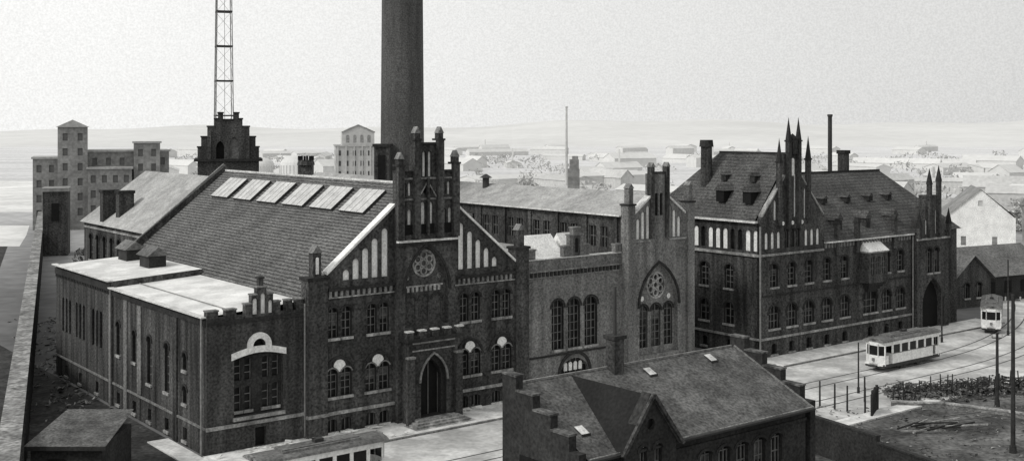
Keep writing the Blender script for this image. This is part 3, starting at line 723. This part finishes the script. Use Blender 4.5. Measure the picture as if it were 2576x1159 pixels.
for i in range(90):
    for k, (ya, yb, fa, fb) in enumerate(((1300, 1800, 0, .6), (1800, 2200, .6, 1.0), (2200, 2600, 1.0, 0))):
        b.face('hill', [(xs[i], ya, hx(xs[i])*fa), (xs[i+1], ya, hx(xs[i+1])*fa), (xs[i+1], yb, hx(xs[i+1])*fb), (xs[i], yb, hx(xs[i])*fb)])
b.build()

# ================================================================== right-hand houses
b = B('white_gabled_house', (77.2, 190, 0), math.radians(-16))
b.wall('plaster', front(0), [(-5.2, 0), (5.4, 0), (5.4, 7.0), (0, 11.8), (-5.2, 7.4)], [dict(poly=rect(-.35, .35, 9, 9.9), depth=.15, back='far2'), dict(poly=rect(-3, -2.2, 2.5, 4), depth=.15, back='far1'), dict(poly=rect(1.8, 2.6, 2.5, 4), depth=.15, back='far1')])
b.wall('far1', left(-5.2), rect(0, 14, 0, 7.4)); b.wall('far1', right(5.2), rect(0, 14, 0, 7.4)); b.wall('far1', back(14), [(-5.2, 0), (5.2, 0), (5.2, 7.4), (0, 11.7), (-5.2, 7.4)])
b.face('far1', [(-5.6, -.3, 7.1), (0, -.3, 11.85), (0, 14.3, 11.85), (-5.6, 14.3, 7.1)]); b.face('far1', [(5.6, -.3, 7.1), (0, -.3, 11.85), (0, 14.3, 11.85), (5.6, 14.3, 7.1)])
b.build()
b = B('brick_depot_shed', (56.5, 141, 0), math.radians(28))
b.slab('walls', front(0), [(-3.5, 0), (3.0, 0), (3.0, 3.6), (-.2, 6.2), (-3.5, 3.6)], [win(-1.2, .9, 1.2, 3.0, (1, 1)), win(.9, .9, 1.2, 3.0, (1, 1))], 0, -.3)
b.face('roof_depot', [(-.2, -.4, 6.35), (3.6, -.4, 3.3), (3.6, 9, 3.3), (-.2, 9, 6.35)]); b.face('roof_depot', [(-.2, -.4, 6.35), (-4, -.4, 3.3), (-4, 9, 3.3), (-.2, 9, 6.35)])
b.box('walls', -3.4, 2.9, .3, 8.8, 0, 3.5)
b.box('trim', 3.2, 16, 2, 10, 0, 3.2); b.prism('roof_depot', right(3.1), [(1.4, 3.2), (10.4, 3.2), (6, 6.6)], 0, 13)
for x in (5, 8, 11): b.box('dark', x, x + 1.2, 1.93, 1.99, 1, 2.5)
b.box('walls', -1.5, -1.0, 4, 4.5, 5, 7.4)
b.build()
b = B('terraced_house', (107, 215, 0), math.radians(10))
fbox(b, -7, 8, 0, 9, 7.0, 2, 5, 'far1', 'far1', gable=0); b.prism('far1', left(-7), [(-.4, 7.4), (9.4, 7.4), (4.5, 11)], -15, 0); b.build()
b = B('low_goods_shed', (82, 240, 0), math.radians(8))
b.box('far1', -14, 26, 0, 8, 0, 4.5); b.prism('far1r', left(-14.3), [(-.4, 4.5), (8.4, 4.5), (4, 6.8)], -40.6, 0)
for k in range(9): b.box('far3d', -12 + 4*k, -10.5 + 4*k, -.05, -.001, .5, 3.2)
b.build()

# ================================================================== foreground house
b = B('slate_roofed_workshop')
s0, s1, tb, tf, zr, ze = 4.7, 21.1, -27.2, -32.6, 9.0, 6.55
K = (zr - ze) / (tb - tf); ZR = lambda t: ze + (t - tf) * K
b.face('roof_fg', [(s0, tf-.35, ZR(tf-.35)), (s1+.25, tf-.35, ZR(tf-.35)), (s1+.25, tb, zr), (s0, tb, zr)])
b.face('dark', [(s0, tf-.35, ZR(tf-.35)-.12), (s1+.25, tf-.35, ZR(tf-.35)-.12), (s1+.25, tb, zr-.12), (s0, tb, zr-.12)])
b.beam('iron', (s0, tf-.42, ze-.16), (s1+.25, tf-.42, ze-.16), .1, n=6)
b.beam('stone', (s0, tf-.36, ze-.04), (s1+.25, tf-.36, ze-.04), .03)
b.beam('cap', (s0, tb, zr+.05), (s1, tb, zr+.05), .08)
b.beam('cap', (s1+.28, tf-.35, ZR(tf-.35)+.03), (s1+.28, tb, zr+.03), .07)
fo = [win(c, .95, 2.9, 5.4, (2, 3), h=.25, sill='snow') for c in (13.0, 14.4, 15.8, 17.2, 18.6)] + [win(c, .9, 2.9, 5.2, (1, 3), h=.25, sill='snow') for c in (5.9,)]
b.wall('trim', front(tf), rect(s0, s1, 0, ze-.1), fo)
b.prism('trim', front(tf), rect(s0, s1, 5.75, 5.9), 0, .1)
b.wall('walls', back(tb), rect(s0, s1, 0, zr-.1))
b.wall('walls', right(s1), [(tf, 0), (tb, 0), (tb, zr-.1), (tf, ze-.1)])
def steps(x, n=4):
    P = [(tb+.35, 0), (tb+.35, zr+.55)]
    for i in range(n):
        ta = tb - (tb - tf) * (i + .55) / n
        zz = zr + .55 - (zr - ze) * i / n * 1.15
        P += [(ta, zz), (ta, zz - (zr - ze) / n * 1.15)]
    P += [(tf - .1, P[-1][1]), (tf-.1, 0)]
    b.slab('trim', left(x), P, [], .45, 0)
    for i in range(n):
        tA = tb + .35 if i == 0 else tb - (tb - tf) * (i - .45) / n
        ta = tb - (tb - tf) * (i + .55) / n; zz = zr + .55 - (zr - ze) * i / n * 1.15
        b.box('rubble', x - .5, x + .05, ta - .03, tA, zz + .002, zz + .1)
steps(s0); steps(s1 + .75)
b.prism('dark', left(s0 - .45), rect(-31.5, -28.3, 3.0, 5.8), 0, .06)
cd, wd, zd = 8.5, 1.75, 9.0; td = tf - .55; zed = 6.6
b.slab('trim', front(td), [(cd-wd, 0), (cd+wd, 0), (cd+wd, zed), (cd, zd+.1), (cd-wd, zed)], [win(cd-.5, .5, 5.0, 6.6, (1, 2)), win(cd+.5, .5, 5.0, 6.6, (1, 2)), dict(poly=circ(cd, 7.6, .28, 12), depth=.2)], 0, -.6)
b.face('roof_fg_shade', [(cd-wd-.25, td-.2, zed-.25), (cd, td-.2, zd), (cd, tb+.0, zd-.02), (cd-wd-.25, tf+.2, zed-.25)])
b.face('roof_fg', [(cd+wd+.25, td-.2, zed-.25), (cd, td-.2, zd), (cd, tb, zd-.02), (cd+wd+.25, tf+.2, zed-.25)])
for e in (-1, 1): b.beam('walls', (cd, td-.2, zd+.08), (cd+e*(wd+.3), td-.2, zed-.2), .12)
b.box('walls', 11.1, 11.8, tb-.6, tb+.1, 8.4, 10.6); b.box('trim', 11.0, 11.9, tb-.7, tb+.2, 10.6, 10.8)
b.cyl('iron', 11.45, tb-.25, 10.8, 13.4, .1, .08, 8)
for (s, t) in ((13.2, -28.4), (18.3, -28.2), (5.6, -31.4)):
    z = ZR(t)
    b.face('snow', [(s, t, z+.1), (s+.5, t, z+.1), (s+.5, t+.6, z+.1+.6*K), (s, t+.6, z+.1+.6*K)])
    b.box('iron', s-.03, s+.53, t-.04, t-.01, z-.05, z+.12)
b.build()
b = B('yard_boundary_wall', (0, 0, 0), 0)
def wallseg(b, part, p, q, h, w=.3, cap='trim'):
    p = Vector((*p, 0)); q = Vector((*q, 0)); d = (q-p).normalized(); n = Vector((-d.y, d.x, 0))*w/2
    c = [p+n, q+n, q-n, p-n]; H_ = Vector((0, 0, h))
    for k in range(4): b.face(part, [c[k], c[(k+1)%4], c[(k+1)%4]+H_, c[k]+H_])
    n2 = n*1.35; c = [p+n2, q+n2, q-n2, p-n2]; H2 = Vector((0, 0, h+.12))
    b.face(cap, [x+H2 for x in c])
    for k in range(4): b.face(cap, [c[k]+H_, c[(k+1)%4]+H_, c[(k+1)%4]+H2, c[k]+H2])
wallseg(b, 'trim', (19.6, 79.5), (23.2, 73.0), 2.4); wallseg(b, 'trim', (23.2, 73.0), (29.0, 61.0), 2.0)
b.build()

# ================================================================== left wall + hut
b = B('brick_boundary_wall', (0, 0, 0), 0)
M['walltop'] = mat('mossy_wall_top', .3, .4, .5, 3, .55, dirt=.4)
d = Vector((-.3700, .929)); A = Vector((-25.6, 58))
for i in range(23):
    p = A + d*(i*10.0); q = A + d*((i+1)*10.0 - .02)
    wallseg(b, 'trim', p, q, 3.9, .95, 'walltop')
    for k in range(3):
        r_ = p + d*(k*3.33)
        b.box('trim', r_.x+.35, r_.x+.72, r_.y-.25, r_.y+.25, 0, 3.85)
b.build()
b = B('lean_to_hut', (0, 0, 0), 0)
b.box('trim', -28.9, -24.6, 69.2, 74.5, 0, 2.9)
b.face('roof_fg', [(-29.2, 68.9, 2.95), (-24.3, 68.9, 2.95), (-24.6, 75, 3.7), (-28.9, 75, 3.7)])
b.box('wood_dark', -29.2, -24.3, 68.85, 69.1, 2.7, 2.94)
b.box('dark', -27.8, -26.8, 69.12, 69.19, 0, 2.1)
b.build()
b = B('gatehouse', (-79, 200, 0), .3)
b.box('walls', -2.0, 2.0, -3, 3, 0, 11.0); b.box('far1', -2.2, 2.2, -3.2, 3.2, 11.0, 11.6); b.box('dark', -.6, .6, -3.1, -3.01, 6, 9); b.build()
b = B('yard_debris', (0, 0, 0), 0)
for i in range(500):
    k = random.random(); x = -27.5 - 26*k + random.gauss(0, 1.3); y = 77 + 55*k + random.gauss(0, 2)
    r = random.uniform(.08, .35)
    V_ = [(x + random.uniform(-r, r), y + random.uniform(-r, r)*2, random.uniform(0, r)) for _ in range(4)]
    for t_ in ((0,1,2),(0,2,3),(1,2,3)): b.face(random.choice(('cap', 'rubble', 'rubble', 'stone')) , [V_[j] for j in t_])
b.build()

# ================================================================== ground
def sheet(name, pts, z, m):
    me = bpy.data.meshes.new(name); me.from_pydata([(x, y, z) for x, y in pts], [], [tuple(range(len(pts)))])
    me.materials.append(m); o = bpy.data.objects.new(name, me); sc.collection.objects.link(o); return o
def W(s, t): return (ORI[0] + .788*s - .6156*t, ORI[1] + .6156*s + .788*t)
def ground_mat():
    m = bpy.data.materials.new('open_ground'); m.use_nodes = True; nt = m.node_tree; N = nt.nodes; L = nt.links
    bs = N['Principled BSDF']; bs.inputs['Roughness'].default_value = 1; bs.inputs['Specular IOR Level'].default_value = 0
    tc = N.new('ShaderNodeTexCoord'); mp = N.new('ShaderNodeMapping'); mp.inputs['Scale'].default_value = (.012, .03, 1)
    L.new(tc.outputs['Object'], mp.inputs[0])
    n1 = N.new('ShaderNodeTexNoise'); n1.inputs['Scale'].default_value = 1; n1.inputs['Detail'].default_value = 8; L.new(mp.outputs[0], n1.inputs[0])
    n2 = N.new('ShaderNodeTexNoise'); n2.inputs['Scale'].default_value = .35; n2.inputs['Detail'].default_value = 6; L.new(tc.outputs['Object'], n2.inputs[0])
    sp = N.new('ShaderNodeSeparateXYZ'); L.new(tc.outputs['Object'], sp.inputs[0])
    # built-up ground near the works, snowy open country further out, haze painted into the ramp
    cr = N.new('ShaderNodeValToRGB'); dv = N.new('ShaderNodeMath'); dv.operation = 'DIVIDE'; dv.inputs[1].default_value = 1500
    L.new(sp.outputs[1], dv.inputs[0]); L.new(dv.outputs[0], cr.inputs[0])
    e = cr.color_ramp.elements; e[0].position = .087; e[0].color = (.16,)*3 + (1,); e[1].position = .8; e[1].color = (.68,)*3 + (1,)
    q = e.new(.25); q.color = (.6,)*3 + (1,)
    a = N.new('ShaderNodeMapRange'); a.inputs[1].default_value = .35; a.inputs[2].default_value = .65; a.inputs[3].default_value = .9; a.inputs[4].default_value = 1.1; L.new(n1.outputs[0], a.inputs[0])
    c = N.new('ShaderNodeMapRange'); c.inputs[1].default_value = .35; c.inputs[2].default_value = .65; c.inputs[3].default_value = .85; c.inputs[4].default_value = 1.13; L.new(n2.outputs[0], c.inputs[0])
    m1 = N.new('ShaderNodeMath'); m1.operation = 'MULTIPLY'; L.new(cr.outputs[0], m1.inputs[0]); L.new(a.outputs[0], m1.inputs[1])
    m2 = N.new('ShaderNodeMath'); m2.operation = 'MULTIPLY'; L.new(m1.outputs[0], m2.inputs[0]); L.new(c.outputs[0], m2.inputs[1])
    L.new(m2.outputs[0], bs.inputs['Base Color']); return m
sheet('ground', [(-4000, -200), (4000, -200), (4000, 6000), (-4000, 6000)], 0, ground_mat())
M['road'] = mat('snowy_road', 0.58, 0.22, 0.12, 2.5, 0.16, dirt=0.32, dsc=.35)
M['pave'] = mat('pavement', 0.74, 0.12, 0.4, 4, 0.15, dirt=0.2)
M['yard'] = mat('yard_dirt', 0.055, 0.45, 0.3, 3, 0.55, dirt=0.4)
M['square'] = mat('rough_square', 0.15, 0.5, 0.1, 2.5, 0.5, dirt=0.6, dsc=.25, bump=.5)
M['field'] = mat('pale_field', 0.74, 0.12, 0.03, .5, 0.12, dirt=.12, dsc=.08)
sheet('road', [W(-60, -20), W(86, -20), W(100, -16), W(150, 20), W(150, 36), W(92, -4.1), W(-60, -4.1)], .008, M['road'])
sheet('snow_field', [(-170, 213), (-130, 216), (-91, 213), (-99, 235), (-108, 258), (-150, 262), (-220, 258)], .006, M['field'])
sheet('snow_field', [(-230, 300), (-170, 296), (-122, 300), (-150, 380), (-190, 470), (-260, 480), (-360, 470)], .006, M['field'])
sheet('yard', [W(-.3, 0), W(-.3, 60), (-100, 230), (-60, 62), W(-12, -20)], .004, M['yard'])
sheet('square', [W(24, -20.2), W(100, -20.2), W(140, -60), W(30, -60)], .004, M['square'])
b = B('pavement'); b.box('pave', -.3, 53.5, -4.0, -.02, 0, .13); b.box('pave', 53.6, 92, -5.0, T+.02, 0, .13)
b.box('cap', -.3, 53.5, -4.2, -4.0, 0, .125); b.box('cap', 53.6, 92, -5.2, -5.0, 0, .125)
b.box('pave', 22, 80, -21.5, -20.1, 0, .12); b.box('pave', -1.8, -.3, -2, 6, 0, .08)
for i in range(260):      # snow swept against the wall foot and kerb
    s_ = random.uniform(0, 53); tt = random.choice((-1.0, -.6, -3.9)) + random.gauss(0, .25); r = random.uniform(.1, .4)
    if 14 < s_ < 20.2: continue
    V_ = [(s_ + random.uniform(-r, r)*1.6, tt + random.uniform(-r, r)*.6, .13 + random.uniform(0, r*.7)) for _ in range(4)]
    for t_ in ((0,1,2),(0,2,3),(1,2,3)): b.face('plaster', [V_[j] for j in t_])
b.build()
b = B('tram_tracks')
def rail(pts, w=.07, part='iron'):
    for i in range(len(pts)-1):
        p, q = Vector((*pts[i], 0)), Vector((*pts[i+1], 0)); d_ = (q-p).normalized(); n2 = Vector((-d_.y, d_.x, 0))*w
        b.face(part, [(v.x, v.y, .016) for v in (p+n2, q+n2, q-n2, p-n2)])
def curve(off):
    P = [(s, -12 + off) for s in range(-40, 70, 5)]
    for i in range(1, 16): P.append((65 + 2.8*i, -12 + off + .055*i*i))
    return P
for o_ in (0, 1.45, -3.2, -4.65): rail(curve(o_))
def curve2(off): return [(48 + 3.4*i, -23.5 - off + .1*(i-6)**2 - 4) for i in range(13)]
for o_ in (0, 1.4): rail(curve2(o_))
b.build()

# ================================================================== trams
def tram(x, y, ang, L=9.2, Wd=2.1):
    b = B('tram', (x, y, 0), ang); h = Wd/2
    for sx_ in (-1.3, 1.3):
        for sy_ in (-.72, .72):
            for k in range(12):
                a0, a1 = 2*math.pi*k/12, 2*math.pi*(k+1)/12
                P = lambda a, yy: (sx_ + .38*math.cos(a), yy, .4 + .38*math.sin(a))
                b.face('iron', [P(a0, sy_-.06), P(a1, sy_-.06), P(a1, sy_+.06), P(a0, sy_+.06)]); b.face('iron', [P(a0, sy_-.06), P(a1, sy_-.06), (sx_, sy_-.06, .4)])
                b.face('iron', [P(a0, sy_+.06), P(a1, sy_+.06), (sx_, sy_+.06, .4)])
    b.box('iron', -2.3, 2.3, -.85, .85, .3, .7); b.box('iron', -L/2+.1, L/2-.1, -h+.1, h-.1, .4, .72)
    lo_, mid, hi = .72, 1.6, 2.4; xs_ = L/2 - 1.4
    b.box('white_paint', -xs_, xs_, -h, h, lo_, mid); b.box('white_paint', -xs_-.02, xs_+.02, -h-.02, h+.02, hi, hi + .32)
    b.box('cap', -xs_, xs_, -h-.03, h+.03, mid, mid+.05); b.box('glass', -xs_+.06, xs_-.06, -h+.06, h-.06, mid+.05, hi)
    nw = 5
    for i in range(nw + 1):
        xx = -xs_ + 2*xs_*i/nw
        for yy in (-h, h-.07): b.box('white_paint', xx-.12, xx+.12, yy, yy+.07, mid+.05, hi)
    for e in (-1, 1):
        xa, xb = (xs_+.003, L/2) if e > 0 else (-L/2, -xs_-.003)
        b.box('white_paint', xa, xb, -h+.12, h-.12, .6, .75)
        xe = L/2 if e > 0 else -L/2
        pts = [(xe - e*.35, -h+.1), (xe, -h*.45), (xe, h*.45), (xe - e*.35, h-.1)]
        for k in range(3):
            p, q = pts[k], pts[k+1]
            b.face('white_paint', [(*p, .55), (*q, .55), (*q, 1.5), (*p, 1.5)]); b.face('glass', [(*p, 1.5), (*q, 1.5), (*q, 2.35), (*p, 2.35)])
            b.face('white_paint', [(*p, 2.35), (*q, 2.35), (*q, 2.72), (*p, 2.72)])
            b.beam('white_paint', (*p, 1.5), (*p, 2.5), .07); b.beam('white_paint', (*q, 1.5), (*q, 2.5), .07)
        for yy in (-h+.1, h-.1):
            b.beam('white_paint', (xe - e*.35, yy, .6), (xe - e*.35, yy, 2.6), .06)
            b.box('white_paint', min(xe-e*.85, xe-e*.3), max(xe-e*.85, xe-e*.3), yy-.03, yy+.03, .72, 1.5)
            b.box('white_paint', min(xs_*e, xe-e*.3), max(xs_*e, xe-e*.3), yy-.03, yy+.03, 2.35, 2.7)
        b.cyl('cap', xe + e*.08, 0, 1.0, 1.25, .12, .12, 8)
        b.box('iron', min(xe, xe+e*.25), max(xe, xe+e*.25), -.4, .4, .45, .62)
        b.box('cap', min(xe, xe+e*.02) - .03, max(xe, xe+e*.02) + .03, -.35, .35, 2.78, 3.05)
    n = 8
    for i in range(n):
        a0, a1 = math.pi*i/n, math.pi*(i+1)/n
        y0_, y1_ = -math.cos(a0)*(h+.08), -math.cos(a1)*(h+.08); z0_, z1_ = 2.72 + .28*math.sin(a0), 2.72 + .28*math.sin(a1)
        b.face('roof_tram', [(-L/2-.05, y0_, z0_), (L/2+.05, y0_, z0_), (L/2+.05, y1_, z1_), (-L/2-.05, y1_, z1_)])
        b.face('cap', [(-L/2-.05, y0_, z0_), (-L/2-.05, y1_, z1_), (-L/2-.05, 0, 2.7)]); b.face('cap', [(L/2+.05, y0_, z0_), (L/2+.05, y1_, z1_), (L/2+.05, 0, 2.7)])
    for yy in (-.55, .55): b.box('cap', -xs_+.3, xs_-.3, yy-.06, yy+.06, 2.9, 3.08)
    b.box('roof_tram', -xs_+.3, xs_-.3, -.49, .49, 2.94, 3.14)
    b.box('iron', -.3, .3, -.2, .2, 3.14, 3.35)
    b.beam('iron', (0, 0, 3.3), (-3.4, 0, 4.1), .03)
    b.build()
M['roof_tram'] = mat('tram_roof', .13, .35, .8, 5, .4)
tx, ty = W(63.0, -11.28); tram(tx, ty, ANG)
tx, ty = W(88.5, -5.6); tram(tx, ty, ANG + .5)
tx, ty = W(2.2, -11.28); tram(tx, ty, ANG, 8.6)

# ================================================================== street furniture
def pole(name, x, y, h, r=.12, arm=0):
    b = B(name, (x, y, 0), 0); b.cyl('wood_dark', 0, 0, 0, h, r, r*.7, 8)
    b.cyl('wood_dark', 0, 0, 0, .5, r*1.5, r*1.4, 8)
    if arm:
        b.beam('iron', (-arm, 0, h-.4), (arm, 0, h-.4), .05)
        for xx in (-arm, arm): b.cyl('stone', xx, 0, h-.4, h-.15, .06, .05, 6)
    b.build()
pole('utility_pole', 28.7, 95.5, 4.2, .08)
pole('utility_pole', 33.9, 78.0, 10.7, .17, .5)
pole('utility_pole', 38.3, 91.0, 5.8, .15, .4)
pole('utility_pole', 52.5, 122, 8.0, .1)
pole('utility_pole', 44.0, 118, 7.5, .09)
b = B('post_fence', (0, 0, 0), 0)
P0, P1 = Vector((30.6, 92.6)), Vector((46.5, 97.0))
for i in range(34):
    p = P0.lerp(P1, i/33) ; h_ = random.uniform(1.1, 2.0)
    b.beam('wood_dark', (p.x, p.y, 0), (p.x + random.uniform(-.15, .15), p.y, h_), random.uniform(.05, .09), .05)
for i in range(11):
    if i % 4 == 2: continue
    a = P0.lerp(P1, i/11); c = P0.lerp(P1, (i+1)/11); b.beam('wood_dark', (a.x, a.y, random.uniform(.7, 1.2)), (c.x, c.y, random.uniform(.7, 1.2)), .035)
for (x, y) in ((25.2, 90), (26.0, 89.4), (27.2, 88.8), (28.3, 92.5), (24.3, 91)): b.beam('wood_dark', (x, y, 0), (x, y, 2.0), .09, .07)
for i in range(12):
    a = Vector((27.3 + i*.12, 87.5 + i*.25)); b.beam('wood_dark', (a.x, a.y, 0), (a.x, a.y, 1.7 + .3*random.random()), .1)
b.build()
b = B('low_kerb_wall', (0, 0, 0), 0)
for p, q in (((30.0, 91.2), (34.0, 90.6)), ((34.0, 90.6), (38, 88)), ((38, 88), (41, 84.5)), ((41, 84.5), (42.5, 80))): wallseg(b, 'cap', p, q, .3, .3, 'stone')
b.build()
b = B('rubble_heap', (0, 0, 0), 0)
for i in range(1700):
    u_ = random.random(); x = 30.8 + 15.5*u_ + random.gauss(0, .5); y = 93.6 + 4.2*u_ + random.gauss(0, 1.1)
    z = max(0, 1.2 - abs(y - 93.6 - 4.2*u_)*.5)*random.random(); r = random.uniform(.1, .35)
    V = [(x + random.uniform(-r, r), y + random.uniform(-r, r), z + random.uniform(0, r)) for _ in range(5)]
    pt = 'rubble' if i % 9 else 'cap'
    for t_ in ((0,1,2),(0,2,3),(1,2,4),(0,3,4),(2,3,4)): b.face(pt, [V[k] for k in t_])
for i in range(900):
    x = random.uniform(23, 44); y = random.uniform(66, 91); r = random.uniform(.05, .22)
    V = [(x + random.uniform(-r, r), y + random.uniform(-r, r), random.uniform(0, r)) for _ in range(5)]
    for t_ in ((0,1,2),(0,2,3),(1,2,4),(0,3,4),(2,3,4)): b.face('rubble' if i % 5 else 'stone', [V[k] for k in t_])
b.build()
b = B('timber_pile', (30.8, 84.0, 0), .3)
for i in range(12):
    a = random.uniform(-.5, .5); x = random.uniform(-2, 2); y = random.uniform(-1, 1)
    b.beam('stone' if i % 2 == 0 else 'wood_dark', (x-1.6*math.cos(a), y-1.6*math.sin(a), .12+i*.03), (x+1.6*math.cos(a), y+1.6*math.sin(a), .15+i*.04), .07)
b.build()

# ================================================================== world, sun, camera
w = bpy.data.worlds.new('World'); sc.world = w; w.use_nodes = True
N = w.node_tree.nodes; L = w.node_tree.links; bg = N['Background']
EL, AZ = math.radians(40), math.radians(-120)
sky = N.new('ShaderNodeTexSky'); sky.sky_type = 'NISHITA'; sky.sun_disc = False
sky.sun_elevation = EL; sky.sun_rotation = AZ; sky.dust_density = 4; sky.air_density = 1.5
bw = N.new('ShaderNodeRGBToBW'); L.new(sky.outputs[0], bw.inputs[0])
tc = N.new('ShaderNodeTexCoord')
dot = N.new('ShaderNodeVectorMath'); dot.operation = 'DOT_PRODUCT'; dot.inputs[1].default_value = (-.94, .1, -.25)
L.new(tc.outputs['Generated'], dot.inputs[0])
mr = N.new('ShaderNodeMapRange'); mr.inputs[1].default_value = -.5; mr.inputs[2].default_value = .35; mr.inputs[3].default_value = 5.9; mr.inputs[4].default_value = 9.2
L.new(dot.outputs['Value'], mr.inputs[0])
ad = N.new('ShaderNodeMath'); ad.operation = 'MULTIPLY_ADD'; ad.inputs[1].default_value = .15
L.new(bw.outputs[0], ad.inputs[0]); L.new(mr.outputs[0], ad.inputs[2])
def wn(scale, det, a, b_):
    nz = N.new('ShaderNodeTexNoise'); nz.inputs['Scale'].default_value = scale; nz.inputs['Detail'].default_value = det
    L.new(tc.outputs['Generated'], nz.inputs['Vector'])
    nr = N.new('ShaderNodeMapRange'); nr.inputs[1].default_value = .3; nr.inputs[2].default_value = .7; nr.inputs[3].default_value = a; nr.inputs[4].default_value = b_; L.new(nz.outputs[0], nr.inputs[0]); return nr.outputs[0]
def mulw(x, y):
    q = N.new('ShaderNodeMath'); q.operation = 'MULTIPLY'; L.new(x, q.inputs[0])
    if isinstance(y, float): q.inputs[1].default_value = y
    else: L.new(y, q.inputs[1])
    return q.outputs[0]
v = mulw(mulw(ad.outputs[0], wn(2.2, 5, .96, 1.04)), wn(650, 1, .93, 1.07))
cc = N.new('ShaderNodeCombineColor'); L.new(v, cc.inputs[0]); L.new(v, cc.inputs[1]); L.new(mulw(v, .985), cc.inputs[2])
L.new(cc.outputs[0], bg.inputs[0]); bg.inputs[1].default_value = 0.1

sd = bpy.data.lights.new('sun', 'SUN'); sd.energy = 1.5; sd.angle = math.radians(12); sd.color = (1, .985, .96)
so = bpy.data.objects.new('sun', sd); sc.collection.objects.link(so)
dirv = Vector((math.sin(AZ)*math.cos(EL), math.cos(AZ)*math.cos(EL), math.sin(EL)))
so.rotation_euler = dirv.to_track_quat('Z', 'Y').to_euler()

cd_ = bpy.data.cameras.new('camera'); co = bpy.data.objects.new('camera', cd_); sc.collection.objects.link(co)
co.location = (0, 0, 22); co.rotation_euler = (math.pi/2, 0, 0)
cd_.sensor_width = 36; cd_.lens = 2900/2576*36; cd_.shift_y = -0.1007; cd_.clip_end = 12000; cd_.clip_start = .5
sc.camera = co
sc.view_settings.view_transform = 'Standard'; sc.view_settings.look = 'None'; sc.view_settings.exposure = 0
